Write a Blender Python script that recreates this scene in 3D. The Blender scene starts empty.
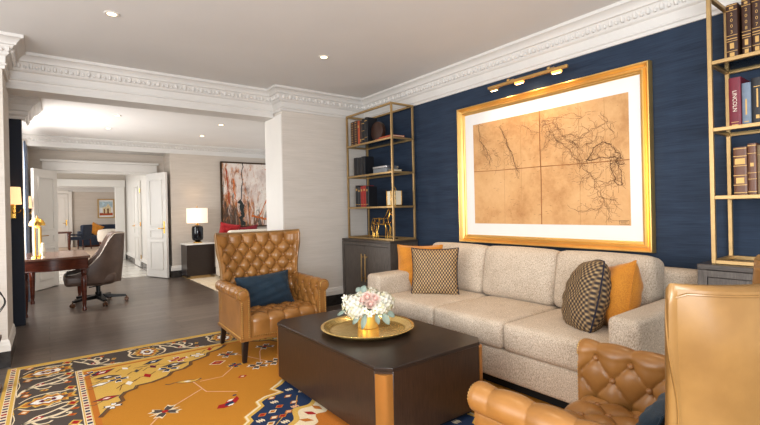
import bpy, bmesh, math, random
from mathutils import Vector, Matrix
R = random.Random(7)
PI = math.pi
sc = bpy.context.scene
COL = sc.collection
XW, YB, YH = 3.67, 5.17, 5.42        # navy wall, rear wall, header face
CZ = 2.83                            # ceiling height

# ------------------------------------------------------------------ helpers
def lin(c):
    return tuple(((v/255)/12.92 if v/255 <= .04045 else ((v/255+.055)/1.055)**2.4) for v in c)

class MB:
    def __init__(s): s.v=[]; s.f=[]; s.m=[]; s.M=Matrix.Identity(4); s.k=0
    def add(s, vs, fs):
        o=len(s.v); s.v += [tuple(s.M @ Vector(p)) for p in vs]
        for f in fs: s.f.append([i+o for i in f]); s.m.append(s.k)
    def box(s,x0,x1,y0,y1,z0,z1):
        s.add([(x0,y0,z0),(x1,y0,z0),(x1,y1,z0),(x0,y1,z0),(x0,y0,z1),(x1,y0,z1),(x1,y1,z1),(x0,y1,z1)],
              [(3,2,1,0),(4,5,6,7),(0,1,5,4),(1,2,6,5),(2,3,7,6),(3,0,4,7)]); return s
    def prism(s,pts,z0,z1):
        n=len(pts)
        s.add([(x,y,z0) for x,y in pts]+[(x,y,z1) for x,y in pts],
              [list(range(n))[::-1], list(range(n,2*n))]+[(i,(i+1)%n,n+(i+1)%n,n+i) for i in range(n)]); return s
    def lathe(s,prof,n=24,c=(0,0,0),cap=True):
        vs=[];fs=[];m=len(prof)
        for i in range(n):
            a=2*PI*i/n
            for r,z in prof: vs.append((c[0]+r*math.cos(a),c[1]+r*math.sin(a),c[2]+z))
        for i in range(n):
            j=(i+1)%n
            for k in range(m-1): fs.append((i*m+k,j*m+k,j*m+k+1,i*m+k+1))
        if cap:
            if prof[0][0]>1e-6: fs.append([i*m for i in range(n)][::-1])
            if prof[-1][0]>1e-6: fs.append([i*m+m-1 for i in range(n)])
        s.add(vs,fs); return s
    def tube(s,pts,r,n=8,cap=True):
        pts=[Vector(p) for p in pts]; vs=[];fs=[];m=len(pts)
        rr = r if isinstance(r,(list,tuple)) else [r]*m
        up=None
        for i,p in enumerate(pts):
            t=(pts[min(i+1,m-1)]-pts[max(i-1,0)]).normalized()
            if up is None:
                up=Vector((0,0,1)) if abs(t.z)<.9 else Vector((1,0,0))
            a=t.cross(up).normalized(); b=a.cross(t).normalized(); up=b
            for k in range(n):
                th=2*PI*k/n
                vs.append(tuple(p+a*math.cos(th)*rr[i]+b*math.sin(th)*rr[i]))
        for i in range(m-1):
            for k in range(n):
                j=(k+1)%n; fs.append((i*n+k,i*n+j,(i+1)*n+j,(i+1)*n+k))
        if cap: fs.append(list(range(n))[::-1]); fs.append(list(range((m-1)*n,m*n)))
        s.add(vs,fs); return s
    def grid(s,fn,nu,nv,flip=False,closeu=False):
        vs=[fn(i/nu,j/nv) for i in range(nu+(0 if closeu else 1)) for j in range(nv+1)]
        w=nv+1; fs=[]; NU=nu
        for i in range(NU):
            i2=(i+1)%nu if closeu else i+1
            for j in range(nv):
                q=(i*w+j,i2*w+j,i2*w+j+1,i*w+j+1)
                fs.append(q[::-1] if flip else q)
        s.add(vs,fs); return s
    def ball(s,c,rx,ry=None,rz=None,nu=10,nv=6):
        ry=ry or rx; rz=rz or rx
        vs=[(c[0],c[1],c[2]-rz)];fs=[]
        for j in range(1,nv):
            ph=-PI/2+PI*j/nv
            for i in range(nu):
                th=2*PI*i/nu
                vs.append((c[0]+rx*math.cos(ph)*math.cos(th),c[1]+ry*math.cos(ph)*math.sin(th),c[2]+rz*math.sin(ph)))
        vs.append((c[0],c[1],c[2]+rz)); L=len(vs)-1
        for i in range(nu):
            j=(i+1)%nu
            fs.append((0,1+j,1+i))
            for k in range(nv-2):
                a=1+k*nu; b=a+nu; fs.append((a+i,a+j,b+j,b+i))
            a=1+(nv-2)*nu; fs.append((a+i,a+j,L))
        s.add(vs,fs); return s
    def rbox(s,c,h,r,puff=(0,0,0),mid=5):
        """rounded box: centre c, half sizes h, edge radius r, puffed faces"""
        def ticks(H):
            e=[0,.12,.3,.55,1.0]
            a=[-H+r*k for k in e]
            b=[-H+r+(2*H-2*r)*k/mid for k in range(1,mid)]
            return a+b+[-q for q in a[::-1]]
        T=[ticks(H) for H in h]
        def put(p):
            q=[max(-h[i]+r,min(h[i]-r,p[i])) for i in range(3)]
            d=Vector([p[i]-q[i] for i in range(3)])
            if d.length>1e-9: d=d.normalized()*r
            p=[q[i]+d[i] for i in range(3)]
            n=[p[i]/h[i] for i in range(3)]
            out=[]
            for i in range(3):
                a,b=[k for k in range(3) if k!=i]
                out.append(c[i]+p[i]+puff[i]*max(-1,min(1,n[i]))*(1-n[a]**2)*(1-n[b]**2))
            return tuple(out)
        for ax in range(3):
            a,b=(ax+1)%3,(ax+2)%3
            for sgn in (-1,1):
                A,B=T[a],T[b]; vs=[];fs=[]
                for u in A:
                    for w in B:
                        p=[0,0,0]; p[ax]=sgn*h[ax]; p[a]=u; p[b]=w; vs.append(put(p))
                W=len(B)
                for i in range(len(A)-1):
                    for j in range(W-1):
                        q=(i*W+j,(i+1)*W+j,(i+1)*W+j+1,i*W+j+1)
                        fs.append(q if sgn>0 else q[::-1])
                s.add(vs,fs)
        return s
    def mesh(s,name,mats,smooth=True,ang=38,weld=True):
        me=bpy.data.meshes.new(name); me.from_pydata(s.v,[],s.f)
        for m in (mats if isinstance(mats,(list,tuple)) else [mats]): me.materials.append(m)
        me.polygons.foreach_set('material_index',s.m)
        if weld:
            bm=bmesh.new(); bm.from_mesh(me); bmesh.ops.remove_doubles(bm,verts=bm.verts,dist=1e-5)
            bm.to_mesh(me); bm.free()
        if smooth:
            me.polygons.foreach_set('use_smooth',[True]*len(me.polygons))
            me.set_sharp_from_angle(angle=math.radians(ang))
        me.update(); return me
    def build(s,name,mats,parent=None,bevel=0,seg=2,smooth=True,ang=38,loc=None,rot=None,weld=True):
        o=bpy.data.objects.new(name,s.mesh(name,mats,smooth,ang,weld)); COL.objects.link(o)
        if parent: o.parent=parent
        if loc: o.location=loc
        if rot: o.rotation_euler=rot
        if bevel:
            b=o.modifiers.new('edge','BEVEL'); b.width=bevel; b.segments=seg; b.limit_method='ANGLE'; b.angle_limit=math.radians(40)
        return o

def tag(o,label=None,cat=None,group=None,kind=None):
    if label: o['label']=label
    if cat: o['category']=cat
    if group: o['group']=group
    if kind: o['kind']=kind
    return o
def thing(name,label,cat,loc=(0,0,0),rz=0,group=None):
    o=bpy.data.objects.new(name,None); COL.objects.link(o); o.empty_display_size=.1
    o.location=loc; o.rotation_euler=(0,0,rz)
    return tag(o,label,cat,group)
def struct(name,mb,mat,bevel=0,smooth=False,parent=None,ang=38):
    o=mb.build(name,mat,parent,bevel=bevel,smooth=smooth,ang=ang)
    if not parent: o['kind']='structure'
    return o
def group_empty_struct(name,loc=(0,0,0),rz=0):
    o=bpy.data.objects.new(name,None); COL.objects.link(o); o.location=loc; o.rotation_euler=(0,0,rz); o['kind']='structure'; return o
def copy_tree(o,parent=None):
    c=o.copy(); COL.objects.link(c)
    if parent: c.parent=parent
    for ch in list(o.children): copy_tree(ch,c)
    return c

# ------------------------------------------------------------------ materials
class NT:
    def __init__(s,name):
        s.m=bpy.data.materials.new(name); s.m.use_nodes=True
        s.t=s.m.node_tree; s.n=s.t.nodes; s.b=s.n['Principled BSDF']; s.out=s.n['Material Output']
    def node(s,typ,**kw):
        n=s.n.new(typ)
        for k,v in kw.items():
            if k.startswith('i_'):
                key=k[2:]; n.inputs[int(key) if key.isdigit() else key.replace('_',' ')].default_value=v
            else: setattr(n,k,v)
        return n
    def link(s,a,b): s.t.links.new(a,b)
    def coord(s,scale=(1,1,1),rot=(0,0,0),kind='Object'):
        tc=s.node('ShaderNodeTexCoord'); mp=s.node('ShaderNodeMapping')
        mp.inputs['Scale'].default_value=scale; mp.inputs['Rotation'].default_value=rot
        s.link(tc.outputs[kind],mp.inputs['Vector']); return mp.outputs['Vector']
    def noise(s,vec,scale=5,detail=3,rough=.55,dist=0):
        n=s.node('ShaderNodeTexNoise'); n.inputs['Scale'].default_value=scale; n.inputs['Detail'].default_value=detail
        n.inputs['Roughness'].default_value=rough; n.inputs['Distortion'].default_value=dist
        s.link(vec,n.inputs['Vector']); return n.outputs['Fac']
    def ramp(s,fac,stops,interp='LINEAR'):
        r=s.node('ShaderNodeValToRGB'); r.color_ramp.interpolation=interp
        e=r.color_ramp.elements
        while len(e)<len(stops): e.new(.5)
        for k,(p,c) in enumerate(stops): e[k].position=p; e[k].color=(*c,1) if len(c)==3 else c
        s.link(fac,r.inputs['Fac']); return r.outputs['Color']
    def mix(s,fac,a,b,blend='MIX'):
        n=s.node('ShaderNodeMix',data_type='RGBA',blend_type=blend)
        if hasattr(fac,'links'): s.link(fac,n.inputs[0])
        else: n.inputs[0].default_value=fac
        for v,i in ((a,6),(b,7)):
            if hasattr(v,'links'): s.link(v,n.inputs[i])
            else: n.inputs[i].default_value=(*v,1)
        return n.outputs[2]
    def math(s,op,a,b=0.0):
        n=s.node('ShaderNodeMath',operation=op)
        for v,i in ((a,0),(b,1)):
            if hasattr(v,'links'): s.link(v,n.inputs[i])
            else: n.inputs[i].default_value=v
        return n.outputs[0]
    def bump(s,h,strength=.2,dist=.01):
        b=s.node('ShaderNodeBump'); b.inputs['Strength'].default_value=strength; b.inputs['Distance'].default_value=dist
        s.link(h,b.inputs['Height']); s.link(b.outputs['Normal'],s.b.inputs['Normal'])
    def col(s,c):
        if hasattr(c,'links'): s.link(c,s.b.inputs['Base Color'])
        else: s.b.inputs['Base Color'].default_value=(*c,1)
    def set(s,**kw):
        for k,v in kw.items(): s.b.inputs[k.replace('_',' ')].default_value=v
        return s

def plain(name,c,rough=.5,metal=0,var=.06,scale=8,bump=0,bscale=60,**kw):
    t=NT(name); a=lin(c); v=t.coord()
    n=t.noise(v,scale,3)
    t.col(t.ramp(n,[(.3,tuple(x*(1-var) for x in a)),(.7,tuple(min(1,x*(1+var)) for x in a))]))
    t.set(Roughness=rough,Metallic=metal,**kw)
    if bump: t.bump(t.noise(v,bscale,3),bump,.004)
    return t.m
def wood(name,c1,c2,rough=.35,scale=(1,1,14),fine=9,**kw):
    t=NT(name); v=t.coord(scale); n=t.noise(v,fine,5,.65,.4)
    t.col(t.ramp(n,[(.3,lin(c1)),(.7,lin(c2))])); t.set(Roughness=rough,**kw); t.bump(n,.08,.002); return t.m
def fabric(name,c1,c2,s=260,rough=.9,stretch=(1,1,.25),bump=.5,lo=.4,hi=.6,sheen=.15):
    t=NT(name); v=t.coord(stretch); n=t.noise(v,s,2,.6); big=t.noise(t.coord(),6,2)
    c=t.ramp(n,[(lo,lin(c1)),(hi,lin(c2))])
    c=t.mix(.12,c,t.ramp(big,[(.3,(0,0,0)),(.7,(1,1,1))]),'SOFT_LIGHT')
    t.col(c); t.set(Roughness=rough); t.b.inputs['Sheen Weight'].default_value=sheen
    t.bump(n,bump,.003); return t.m
def wallpaper(name,c1,c2,axis,rough=.75,spec=.3):
    t=NT(name); sc_=(1.2,1.2,55); v=t.coord(sc_); n=t.noise(v,3.2,5,.7); n2=t.noise(t.coord((.8,.8,9)),2.2,3)
    f=t.math('ADD',t.math('MULTIPLY',n,.65),t.math('MULTIPLY',n2,.35))
    t.col(t.ramp(f,[(.36,lin(c1)),(.64,lin(c2))])); t.set(Roughness=rough); t.b.inputs['Specular IOR Level'].default_value=spec
    t.bump(n,.15,.003); return t.m
def emit(name,c,strength):
    t=NT(name); t.col(lin(c)); t.b.inputs['Emission Color'].default_value=(*lin(c),1); t.b.inputs['Emission Strength'].default_value=strength
    t.set(Roughness=.6); return t.m

M={}
M['ceiling']=plain('ceiling_paint',(222,220,218),.85,var=.015,scale=2)
M['ceiling2']=plain('ceiling_paint_bright',(236,232,228),.85,var=.015,scale=2)
M['trim']=plain('white_trim_paint',(213,209,204),.5,var=.02,scale=3)
M['trimw']=plain('white_door_paint',(221,216,209),.4,var=.02,scale=3)
M['paper']=wallpaper('cream_grasscloth',(200,192,182),(214,206,197),'x')
M['paper2']=wallpaper('warm_grasscloth',(192,181,169),(206,196,185),'x')
M['navy']=wallpaper('navy_grasscloth',(31,43,61),(49,64,84),'y',.65,.3)
M['navypanel']=plain('navy_panel',(30,36,50),.7,bump=.1)
M['curtain']=fabric('blue_satin_curtain',(54,72,100),(74,96,128),180,.4,(1,1,.2),.1,sheen=.3)
M['marbledark']=plain('dark_marble',(48,44,42),.25,var=.5,scale=14)
M['brass']=plain('brushed_brass',(184,154,108),.42,.7,.08,20)
M['polbrass']=plain('polished_gold',(226,180,92),.2,1,.06,16)
M['goldleaf']=plain('gold_leaf_frame',(238,196,122),.3,.85,.05,5,.04,30)
M['darkbrass']=plain('antique_brass',(190,150,92),.45,.6,.1,20)
M['walnut']=wood('espresso_wood',(34,26,23),(54,41,35),.3,(1.5,1.5,14))
M['walnutside']=wood('espresso_oak_side',(43,29,21),(66,46,34),.35,(14,14,1.2))
M['cabinet']=wood('charcoal_oak',(66,59,55),(106,98,91),.45,(18,18,1.6),7)
M['cabtop']=wood('charcoal_oak_top',(56,49,45),(84,75,69),.3,(18,1.6,18),7)
M['mahog']=wood('mahogany',(58,24,14),(104,48,28),.22,(1,1,12))
M['deskTop']=wood('polished_mahogany_top',(92,62,50),(120,86,70),.12,(12,1,1))
M['leather']=None
def leather(name,c1,c2,rough=.33):
    t=NT(name); v=t.coord(); n=t.noise(v,5,4,.6); f=t.noise(v,160,3,.6)
    t.col(t.ramp(n,[(.3,lin(c1)),(.72,lin(c2))])); t.set(Roughness=rough)
    t.b.inputs['Specular IOR Level'].default_value=.5
    t.bump(t.math('ADD',t.math('MULTIPLY',f,.25),n),.1,.006); return t.m
M['leather']=leather('caramel_leather',(134,92,46),(160,113,60),.30)
M['leatherback']=leather('smooth_tan_leather',(120,87,46),(140,105,59),.36)
M['button']=leather('leather_button',(138,94,52),(162,114,66))
M['nail']=plain('brass_nailhead',(206,172,112),.3,1)
M['legdark']=wood('ebonised_wood',(26,18,15),(44,31,25),.3)
M['sofa']=fabric('beige_chenille',(156,139,120),(220,206,188),270,.95,(1,1,.4),.5,.34,.66,.05)
M['plinth']=plain('black_plinth',(16,14,14),.8)
M['teal']=fabric('teal_velvet',(11,33,48),(19,48,66),220,.8,(1,1,1),.2,sheen=.1)
M['mustard']=fabric('mustard_velvet',(178,112,20),(200,134,34),200,.75,(1,1,1),.25,sheen=.3)
M['red']=fabric('red_velvet',(140,18,26),(180,30,36),200,.8)
M['creamfab']=fabric('cream_linen',(216,206,192),(234,226,214),200,.9)
M['white']=plain('white_ceramic',(236,233,228),.4)
M['black']=plain('black_gloss',(18,19,24),.12)
M['blackmetal']=plain('black_metal',(20,18,18),.35,.3)
def patterned(nm='basketweave_velvet',kx=240,kz=165,dk=1.0):
    t=NT(nm); tc=t.node('ShaderNodeTexCoord'); sp=t.node('ShaderNodeSeparateXYZ'); t.link(tc.outputs['Object'],sp.inputs[0])
    a=t.math('SINE',t.math('MULTIPLY',sp.outputs['X'],kx)); b=t.math('SINE',t.math('MULTIPLY',sp.outputs['Z'],kz))
    f=t.math('MULTIPLY',a,b)
    f=t.math('ADD',f,t.math('MULTIPLY',t.math('SUBTRACT',t.noise(tc.outputs['Object'],60,2),.5),.5))
    f=t.math('ADD',t.math('MULTIPLY',f,.5),.5)
    k=lambda c:tuple(q*dk for q in lin(c))
    t.col(t.ramp(f,[(.12,lin((40,34,40))),(.32,k((86,69,56))),(.50,k((136,110,78))),(.70,k((162,132,94))),(.93,k((206,178,132)))]))
    t.set(Roughness=.7); t.bump(f,.3,.003); return t.m
M['pattern']=patterned(); M['pattern2']=patterned('dark_basketweave_velvet',250,185,.66)
M['navypipe']=plain('navy_piping',(34,32,48),.7)
def floorwood():
    t=NT('dark_wood_planks'); tc=t.node('ShaderNodeTexCoord')
    br=t.node('ShaderNodeTexBrick'); t.link(tc.outputs['Object'],br.inputs['Vector'])
    br.inputs['Scale'].default_value=1; br.inputs['Brick Width'].default_value=1.9; br.inputs['Row Height'].default_value=.14
    br.inputs['Mortar Size'].default_value=.0022; br.inputs['Mortar Smooth'].default_value=.2; br.offset=.37; br.inputs['Bias'].default_value=0
    br.inputs['Color1'].default_value=(.25,.25,.25,1); br.inputs['Color2'].default_value=(.75,.75,.75,1); br.inputs['Mortar'].default_value=(0,0,0,1)
    n=t.noise(t.coord((1.1,16,1)),3,6,.7,.3)
    f=t.math('ADD',t.math('MULTIPLY',br.outputs['Color'],.4),t.math('MULTIPLY',n,.62))
    c=t.ramp(f,[(.22,lin((66,56,50))),(.5,lin((100,88,80))),(.8,lin((132,119,109)))])
    c=t.mix(br.outputs['Fac'],c,lin((30,24,21)))
    t.col(c); t.set(Roughness=.28); t.b.inputs['Specular IOR Level'].default_value=.45
    t.bump(f,.06,.004); return t.m
M['floor']=floorwood()
def marble():
    t=NT('pale_marble_tiles'); tc=t.node('ShaderNodeTexCoord'); ck=t.node('ShaderNodeTexBrick'); t.link(tc.outputs['Object'],ck.inputs['Vector'])
    ck.inputs['Scale'].default_value=1; ck.inputs['Brick Width'].default_value=.6; ck.inputs['Row Height'].default_value=.6; ck.offset=0
    ck.inputs['Mortar Size'].default_value=.03; ck.inputs['Color1'].default_value=(*lin((226,222,214)),1); ck.inputs['Color2'].default_value=(*lin((214,209,200)),1); ck.inputs['Mortar'].default_value=(*lin((150,140,130)),1)
    t.col(ck.outputs['Color']); t.set(Roughness=.18); return t.m
M['marble']=marble()
M['carpet']=fabric('tan_carpet',(172,142,112),(196,168,138),90,.95)
def glassm():
    t=NT('shelf_glass'); t.n.remove(t.b)
    g=t.node('ShaderNodeBsdfGlossy'); g.inputs['Roughness'].default_value=.03; g.inputs['Color'].default_value=(.9,.95,.95,1)
    tr=t.node('ShaderNodeBsdfTransparent'); tr.inputs['Color'].default_value=(.82,.88,.88,1)
    fr=t.node('ShaderNodeFresnel'); fr.inputs['IOR'].default_value=1.55
    mx=t.node('ShaderNodeMixShader'); t.link(fr.outputs[0],mx.inputs[0]); t.link(tr.outputs[0],mx.inputs[1]); t.link(g.outputs[0],mx.inputs[2]); t.link(mx.outputs[0],t.out.inputs[0]); return t.m
M['glass']=glassm()
M['lampshade']=emit('lit_linen_shade',(255,236,214),.6)
M['sconceshade']=emit('lit_sconce_shade',(255,214,160),.95)
M['bulb']=emit('warm_bulb',(255,226,180),7)
M['bulbdim']=emit('amber_bulb',(255,190,100),1.2)
M['daylight']=emit('daylight_pane',(255,252,246),2.5)

# ------------------------------------------------------------------ camera
F,CXp,HY=441.0,380.0,209.5
A=math.atan(.022); YAW=math.atan(333/441)
cam=bpy.data.cameras.new('camera'); co=bpy.data.objects.new('camera',cam); COL.objects.link(co)
cam.sensor_width=36; cam.sensor_fit='HORIZONTAL'; cam.lens=F/760*36; cam.clip_start=.02; cam.clip_end=100
cam.shift_y=-(212.5-HY)/760
fw=Vector((math.sin(YAW),math.cos(YAW),0)); rt=Vector((math.cos(YAW),-math.sin(YAW),0)); up=Vector((0,0,1))
cr=rt*math.cos(A)-up*math.sin(A); cu=rt*math.sin(A)+up*math.cos(A)
m=Matrix((cr,cu,-fw)).transposed().to_4x4(); m.translation=(0,0,1.28)
co.matrix_world=m; sc.camera=co
M['cornergold']=plain('gold_lacquer_corner',(178,124,62),.38,.55,.05,6)
def traym():
    t=NT('hammered_gold'); v=t.coord(); n=t.noise(v,34,3); t.col(t.ramp(t.noise(v,9,3,.6,1.5),[(.3,lin((232,190,110))),(.7,lin((255,230,160)))])); t.set(Roughness=.2,Metallic=.78); t.bump(n,.2,.005); return t.m
M['trayGold']=traym()
M['vasegold']=plain('gold_mercury_glass',(246,208,124),.14,.65,.12,14,.1,30)
M['stem']=plain('green_stem',(96,122,72),.6)
M['petalwhite']=plain('white_petal',(214,210,196),.7); M['petalcream']=plain('cream_petal',(200,196,164),.7)
for k_ in ('petalwhite','petalcream'): M[k_].node_tree.nodes['Principled BSDF'].inputs['Subsurface Weight'].default_value=.0
M['rosepink']=plain('blush_rose',(226,190,178),.65); M['roseblush']=plain('pale_blush',(228,204,192),.65)
M['pollen']=plain('flower_centre',(196,186,110),.7); M['leafgrey']=plain('dusty_miller_leaf',(138,152,142),.7)
M['silver']=plain('brushed_silver',(190,190,192),.25,.9); M['ivory']=plain('ivory_lacquer',(232,222,200),.35)
M['matwhite']=plain('white_mat_board',(226,224,222),.8,var=.01)
def paper():
    t=NT('aged_map_paper'); v=t.coord(); n=t.noise(v,2.6,6,.65,.3); f=t.noise(v,24,4,.7); c=t.math('ADD',t.math('MULTIPLY',n,.75),t.math('MULTIPLY',f,.25))
    t.col(t.ramp(c,[(.3,lin((176,128,80))),(.5,lin((204,160,110))),(.72,lin((216,176,128)))])); t.set(Roughness=.8); return t.m
M['oldpaper']=paper()
M['mapfold']=plain('map_fold',(160,110,66),.85,var=.2); M['mapfaint']=plain('map_crease',(186,144,96),.85); M['mapink']=plain('map_ink',(98,68,48),.85); M['mapink2']=plain('map_ink_thin',(136,98,64),.85)
M['brasstube']=plain('satin_brass_tube',(214,172,100),.4,.9)  # plain satin brass for the desk lamp's thicker post, not emissive
M['shinywhite']=plain('pale_shiny_ceramic',(244,232,206),.12)
M['brownleather']=leather('taupe_brown_leather',(84,66,56),(106,86,74),.42)
M['creampipe']=plain('pale_piping',(206,196,182),.5)
M['castor']=plain('castor_brown',(96,62,38),.3,.3)
M['bronze']=plain('bronze_frame',(70,52,34),.4,.6)
M['red2']=fabric('deep_red_velvet',(112,14,30),(150,24,40),200,.8)
M['navyfab']=fabric('dark_navy_upholstery',(26,36,54),(40,52,74),200,.8)
def palerug():
    t=NT('pale_patterned_wool'); v=t.coord(); n=t.noise(v,5,4,.7,1.2); t.col(t.ramp(n,[(.35,lin((206,190,164))),(.5,lin((226,214,194))),(.65,lin((214,196,162)))])); t.set(Roughness=.95); return t.m
M['palerug']=palerug()
def canvas():
    t=NT('painted_canvas'); tc=t.node('ShaderNodeTexCoord'); sp=t.node('ShaderNodeSeparateXYZ'); t.link(tc.outputs['Generated'],sp.inputs[0])
    U,V=sp.outputs['X'],sp.outputs['Z']
    blot=t.noise(t.coord((1,1,1)),2.4,6,.7,.6); vert=t.noise(t.coord((5.5,1,1.3)),2.0,6,.72,.7); fine=t.noise(t.coord((3,1,1.6)),6,5,.75,.8)
    base=t.ramp(blot,[(.3,lin((190,170,160))),(.46,lin((222,206,196))),(.6,lin((236,226,216))),(.74,lin((212,178,156)))])
    left=t.math('SUBTRACT',1.0,t.math('MULTIPLY',U,1.35)); low=t.math('SUBTRACT',1.0,t.math('MULTIPLY',V,1.25))
    wgt=t.math('ADD',t.math('MULTIPLY',left,.20),t.math('MULTIPLY',low,.14))
    rm=t.ramp(t.math('ADD',vert,wgt),[(.63,(0,0,0)),(.77,(1,1,1))])
    rust=t.ramp(fine,[(.3,lin((96,64,40))),(.45,lin((168,96,50))),(.58,lin((206,140,84))),(.72,lin((226,194,152)))])
    c1=t.mix(rm,base,rust)
    om=t.ramp(t.math('ADD',fine,t.math('MULTIPLY',blot,.25)),[(.72,(0,0,0)),(.80,(1,1,1))]); c2=t.mix(om,c1,lin((200,124,68)))
    v2=t.noise(t.coord((7,1,1.1)),1.7,6,.75,.9)
    dm=t.ramp(t.math('ADD',v2,t.math('ADD',t.math('MULTIPLY',left,.17),t.math('MULTIPLY',low,.22))),[(.72,(0,0,0)),(.82,(1,1,1))])
    c3=t.mix(t.math('MULTIPLY',dm,.85),c2,lin((56,54,48)))
    t.col(c3); t.set(Roughness=.6); return t.m
M['canvas']=canvas()
for k_,c_ in dict(pt_brown=(120,74,46),pt_orange=(204,112,48),pt_rust=(166,74,34),pt_dark=(44,48,46),pt_cream=(236,220,202),pt_rose=(206,172,158),pt_sky=(176,196,204),pt_house=(214,196,158)).items():
    M[k_]=plain('paint_'+k_[3:],c_,.6,var=.3,scale=22)
# ------------------------------------------------------------------ room shell
fl=MB(); fl.box(-4,4.6,-1.6,10.3,-.05,0); struct('floor',fl,M['floor'])
c=MB(); c.box(-4,XW+.3,-1.6,YH+.1,CZ,CZ+.05); struct('ceiling',c,M['ceiling'])
c=MB(); c.box(-1.2,6,5.6,9.62,2.68,2.73); struct('ceiling_far',c,M['ceiling2'])
w=MB(); w.box(XW,XW+.12,-1.6,YB+.5,0,CZ); struct('wall_right',w,M['navy'])
w=MB(); w.box(2.385,XW,YB,5.68,0,CZ); struct('wall_back',w,M['paper'])
w=MB(); w.box(2.372,2.386,YB+.002,5.69,0,2.515); struct('trim_1',w,M['trimw'])           # white jamb of the opening
w=MB(); w.box(-1.6,-.285,4.95,5.66,0,CZ); struct('wall_left',w,M['paper'])
h=MB(); h.box(-.3,2.4,YH,5.69,2.515,CZ); struct('wall_header',h,M['trim'])
h=MB(); h.box(-.29,2.38,YH-.02,5.70,2.50,2.525).box(-.29,2.38,YH-.012,YH,2.525,2.575); struct('trim_2',h,M['trim'],bevel=.004)

def crown(mb,p0,p1,n,prof,e0=0,e1=0,orn=None,space=.046):
    p0=Vector((*p0,0)); p1=Vector((*p1,0)); d=(p1-p0).normalized(); n=Vector((*n,0)); L=(p1-p0).length
    k=len(prof); vs=[]
    for base,e,s in ((p0,e0,-1),(p1,e1,1)):
        for dd,z in prof:
            q=base+n*dd+d*(s*e*dd); vs.append((q.x,q.y,z))
    fs=[(i,i+1,k+i+1,k+i) for i in range(k-1)]
    fs+= [tuple(range(k))[::-1], tuple(range(k,2*k))]
    mb.add(vs,fs)
    if orn:
        dd,z,s=orn; a=-e0*dd*(1); cnt=int((L+(e0+e1)*dd)/space)
        for i in range(cnt):
            q=p0+n*dd+d*(-e0*dd+(i+.5)*space)
            old=mb.M; mb.M=Matrix.Translation((q.x,q.y,z))@Matrix.Rotation(math.atan2(d.y,d.x),4,'Z')
            if i%2==0: mb.ball((0,0,0),space*.40,s*.62,s,6,4)
            else:
                mb.ball((0,0,-s*.45),space*.30,s*.4,s*.5,6,4); mb.ball((0,0,s*.5),space*.34,s*.4,s*.4,6,4)
            mb.M=old
P=[(0,2.555),(.016,2.555),(.020,2.565),(.020,2.58),(.03,2.588),(.03,2.60),(.022,2.605),(.026,2.665),(.04,2.672),(.048,2.682),(.05,2.69),(.085,2.748),(.1,2.752),(.104,2.768),(.135,2.80),(.152,2.803),(.152,CZ),(0,CZ)]
O=(.068,2.722,.034)
m=MB(); crown(m,(XW,YB),(XW,-1.5),(-1,0),P,-1,0,O); struct('trim_3',m,M['trim'],smooth=True)
m=MB(); crown(m,(XW,YB),(2.385,YB),(0,-1),P,-1,1,O); crown(m,(2.385,YB),(2.385,YH),(-1,0),P,1,-1,O); struct('trim_4',m,M['trim'],smooth=True)
m=MB(); crown(m,(2.385,YH),(-.285,YH),(0,-1),[(d,z-(.0 if z>2.6 else 0)) for d,z in P],-1,-1,O); struct('trim_5',m,M['trim'],smooth=True)
m=MB(); crown(m,(-.285,YH),(-.285,4.95),(1,0),P,-1,1,O); crown(m,(-.285,4.95),(-1.6,4.95),(0,-1),P,1,0,O); struct('trim_6',m,M['trim'],smooth=True)

# baseboards: dark marble band under a white moulding
def base(name,p0,p1,n,e0=0,e1=0,t=.03):
    o=group_empty_struct(name)
    a=MB(); crown(a,p0,p1,n,[(0,0),(t*.8,0),(t*.8,.14),(0,.14)],e0,e1); a.build('marble_band',M['marbledark'],o,smooth=False)
    a=MB(); crown(a,p0,p1,n,[(0,.14),(t,.14),(t,.195),(t*.8,.2),(t*.6,.225),(t*.25,.235),(0,.24)],e0,e1); a.build('white_moulding',M['trimw'],o,smooth=False)
base('baseboard_back',(XW,YB),(2.37,YB),(0,-1),-1,1)
base('baseboard_right',(XW,YB),(XW,-1.5),(-1,0),-1,0)
base('baseboard_left',(-.285,4.95),(-1.6,4.95),(0,-1),1,0,.018)
base('baseboard_opening',(2.37,YB),(2.37,5.69),(-1,0),1,0)
base('baseboard_pier',(-.285,5.66),(-.285,4.95),(1,0),0,1,.018)

# second room: lamp wall, door recess, crown
w=MB(); w.box(1.99,5.2,9.6,10.3,0,2.68); struct('wall_far',w,M['paper2'])
w=MB(); w.box(-1.2,5.2,9.6,10.35,2.515,2.68); struct('wall_far_beam',w,M['trim'])
w=MB(); w.box(-1.2,.13,10.22,10.34,0,2.52).box(1.66,1.99,10.22,10.34,0,2.52).box(.13,1.66,10.22,10.34,2.14,2.52); struct('wall_recess',w,M['paper2'])
w=MB(); w.box(-1.2,-.255,9.55,10.25,0,2.68); struct('wall_window_end',w,M['paper2'])
P2=[(0,2.50),(.014,2.50),(.018,2.53),(.024,2.54),(.024,2.585),(.04,2.592),(.07,2.635),(.085,2.64),(.11,2.658),(.115,2.66),(.115,2.68),(0,2.68)]
O2=(.055,2.612,.02)
m=MB(); crown(m,(5.2,9.6),(-.6,9.6),(0,-1),P2,0,0,O2,.055); struct('trim_7',m,M['trim'],smooth=True)
base('baseboard_far',(5.2,9.6),(1.99,9.6),(0,-1),0,1)
base('baseboard_recess',(1.99,9.6),(1.99,10.22),(-1,0),1,0)
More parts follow.
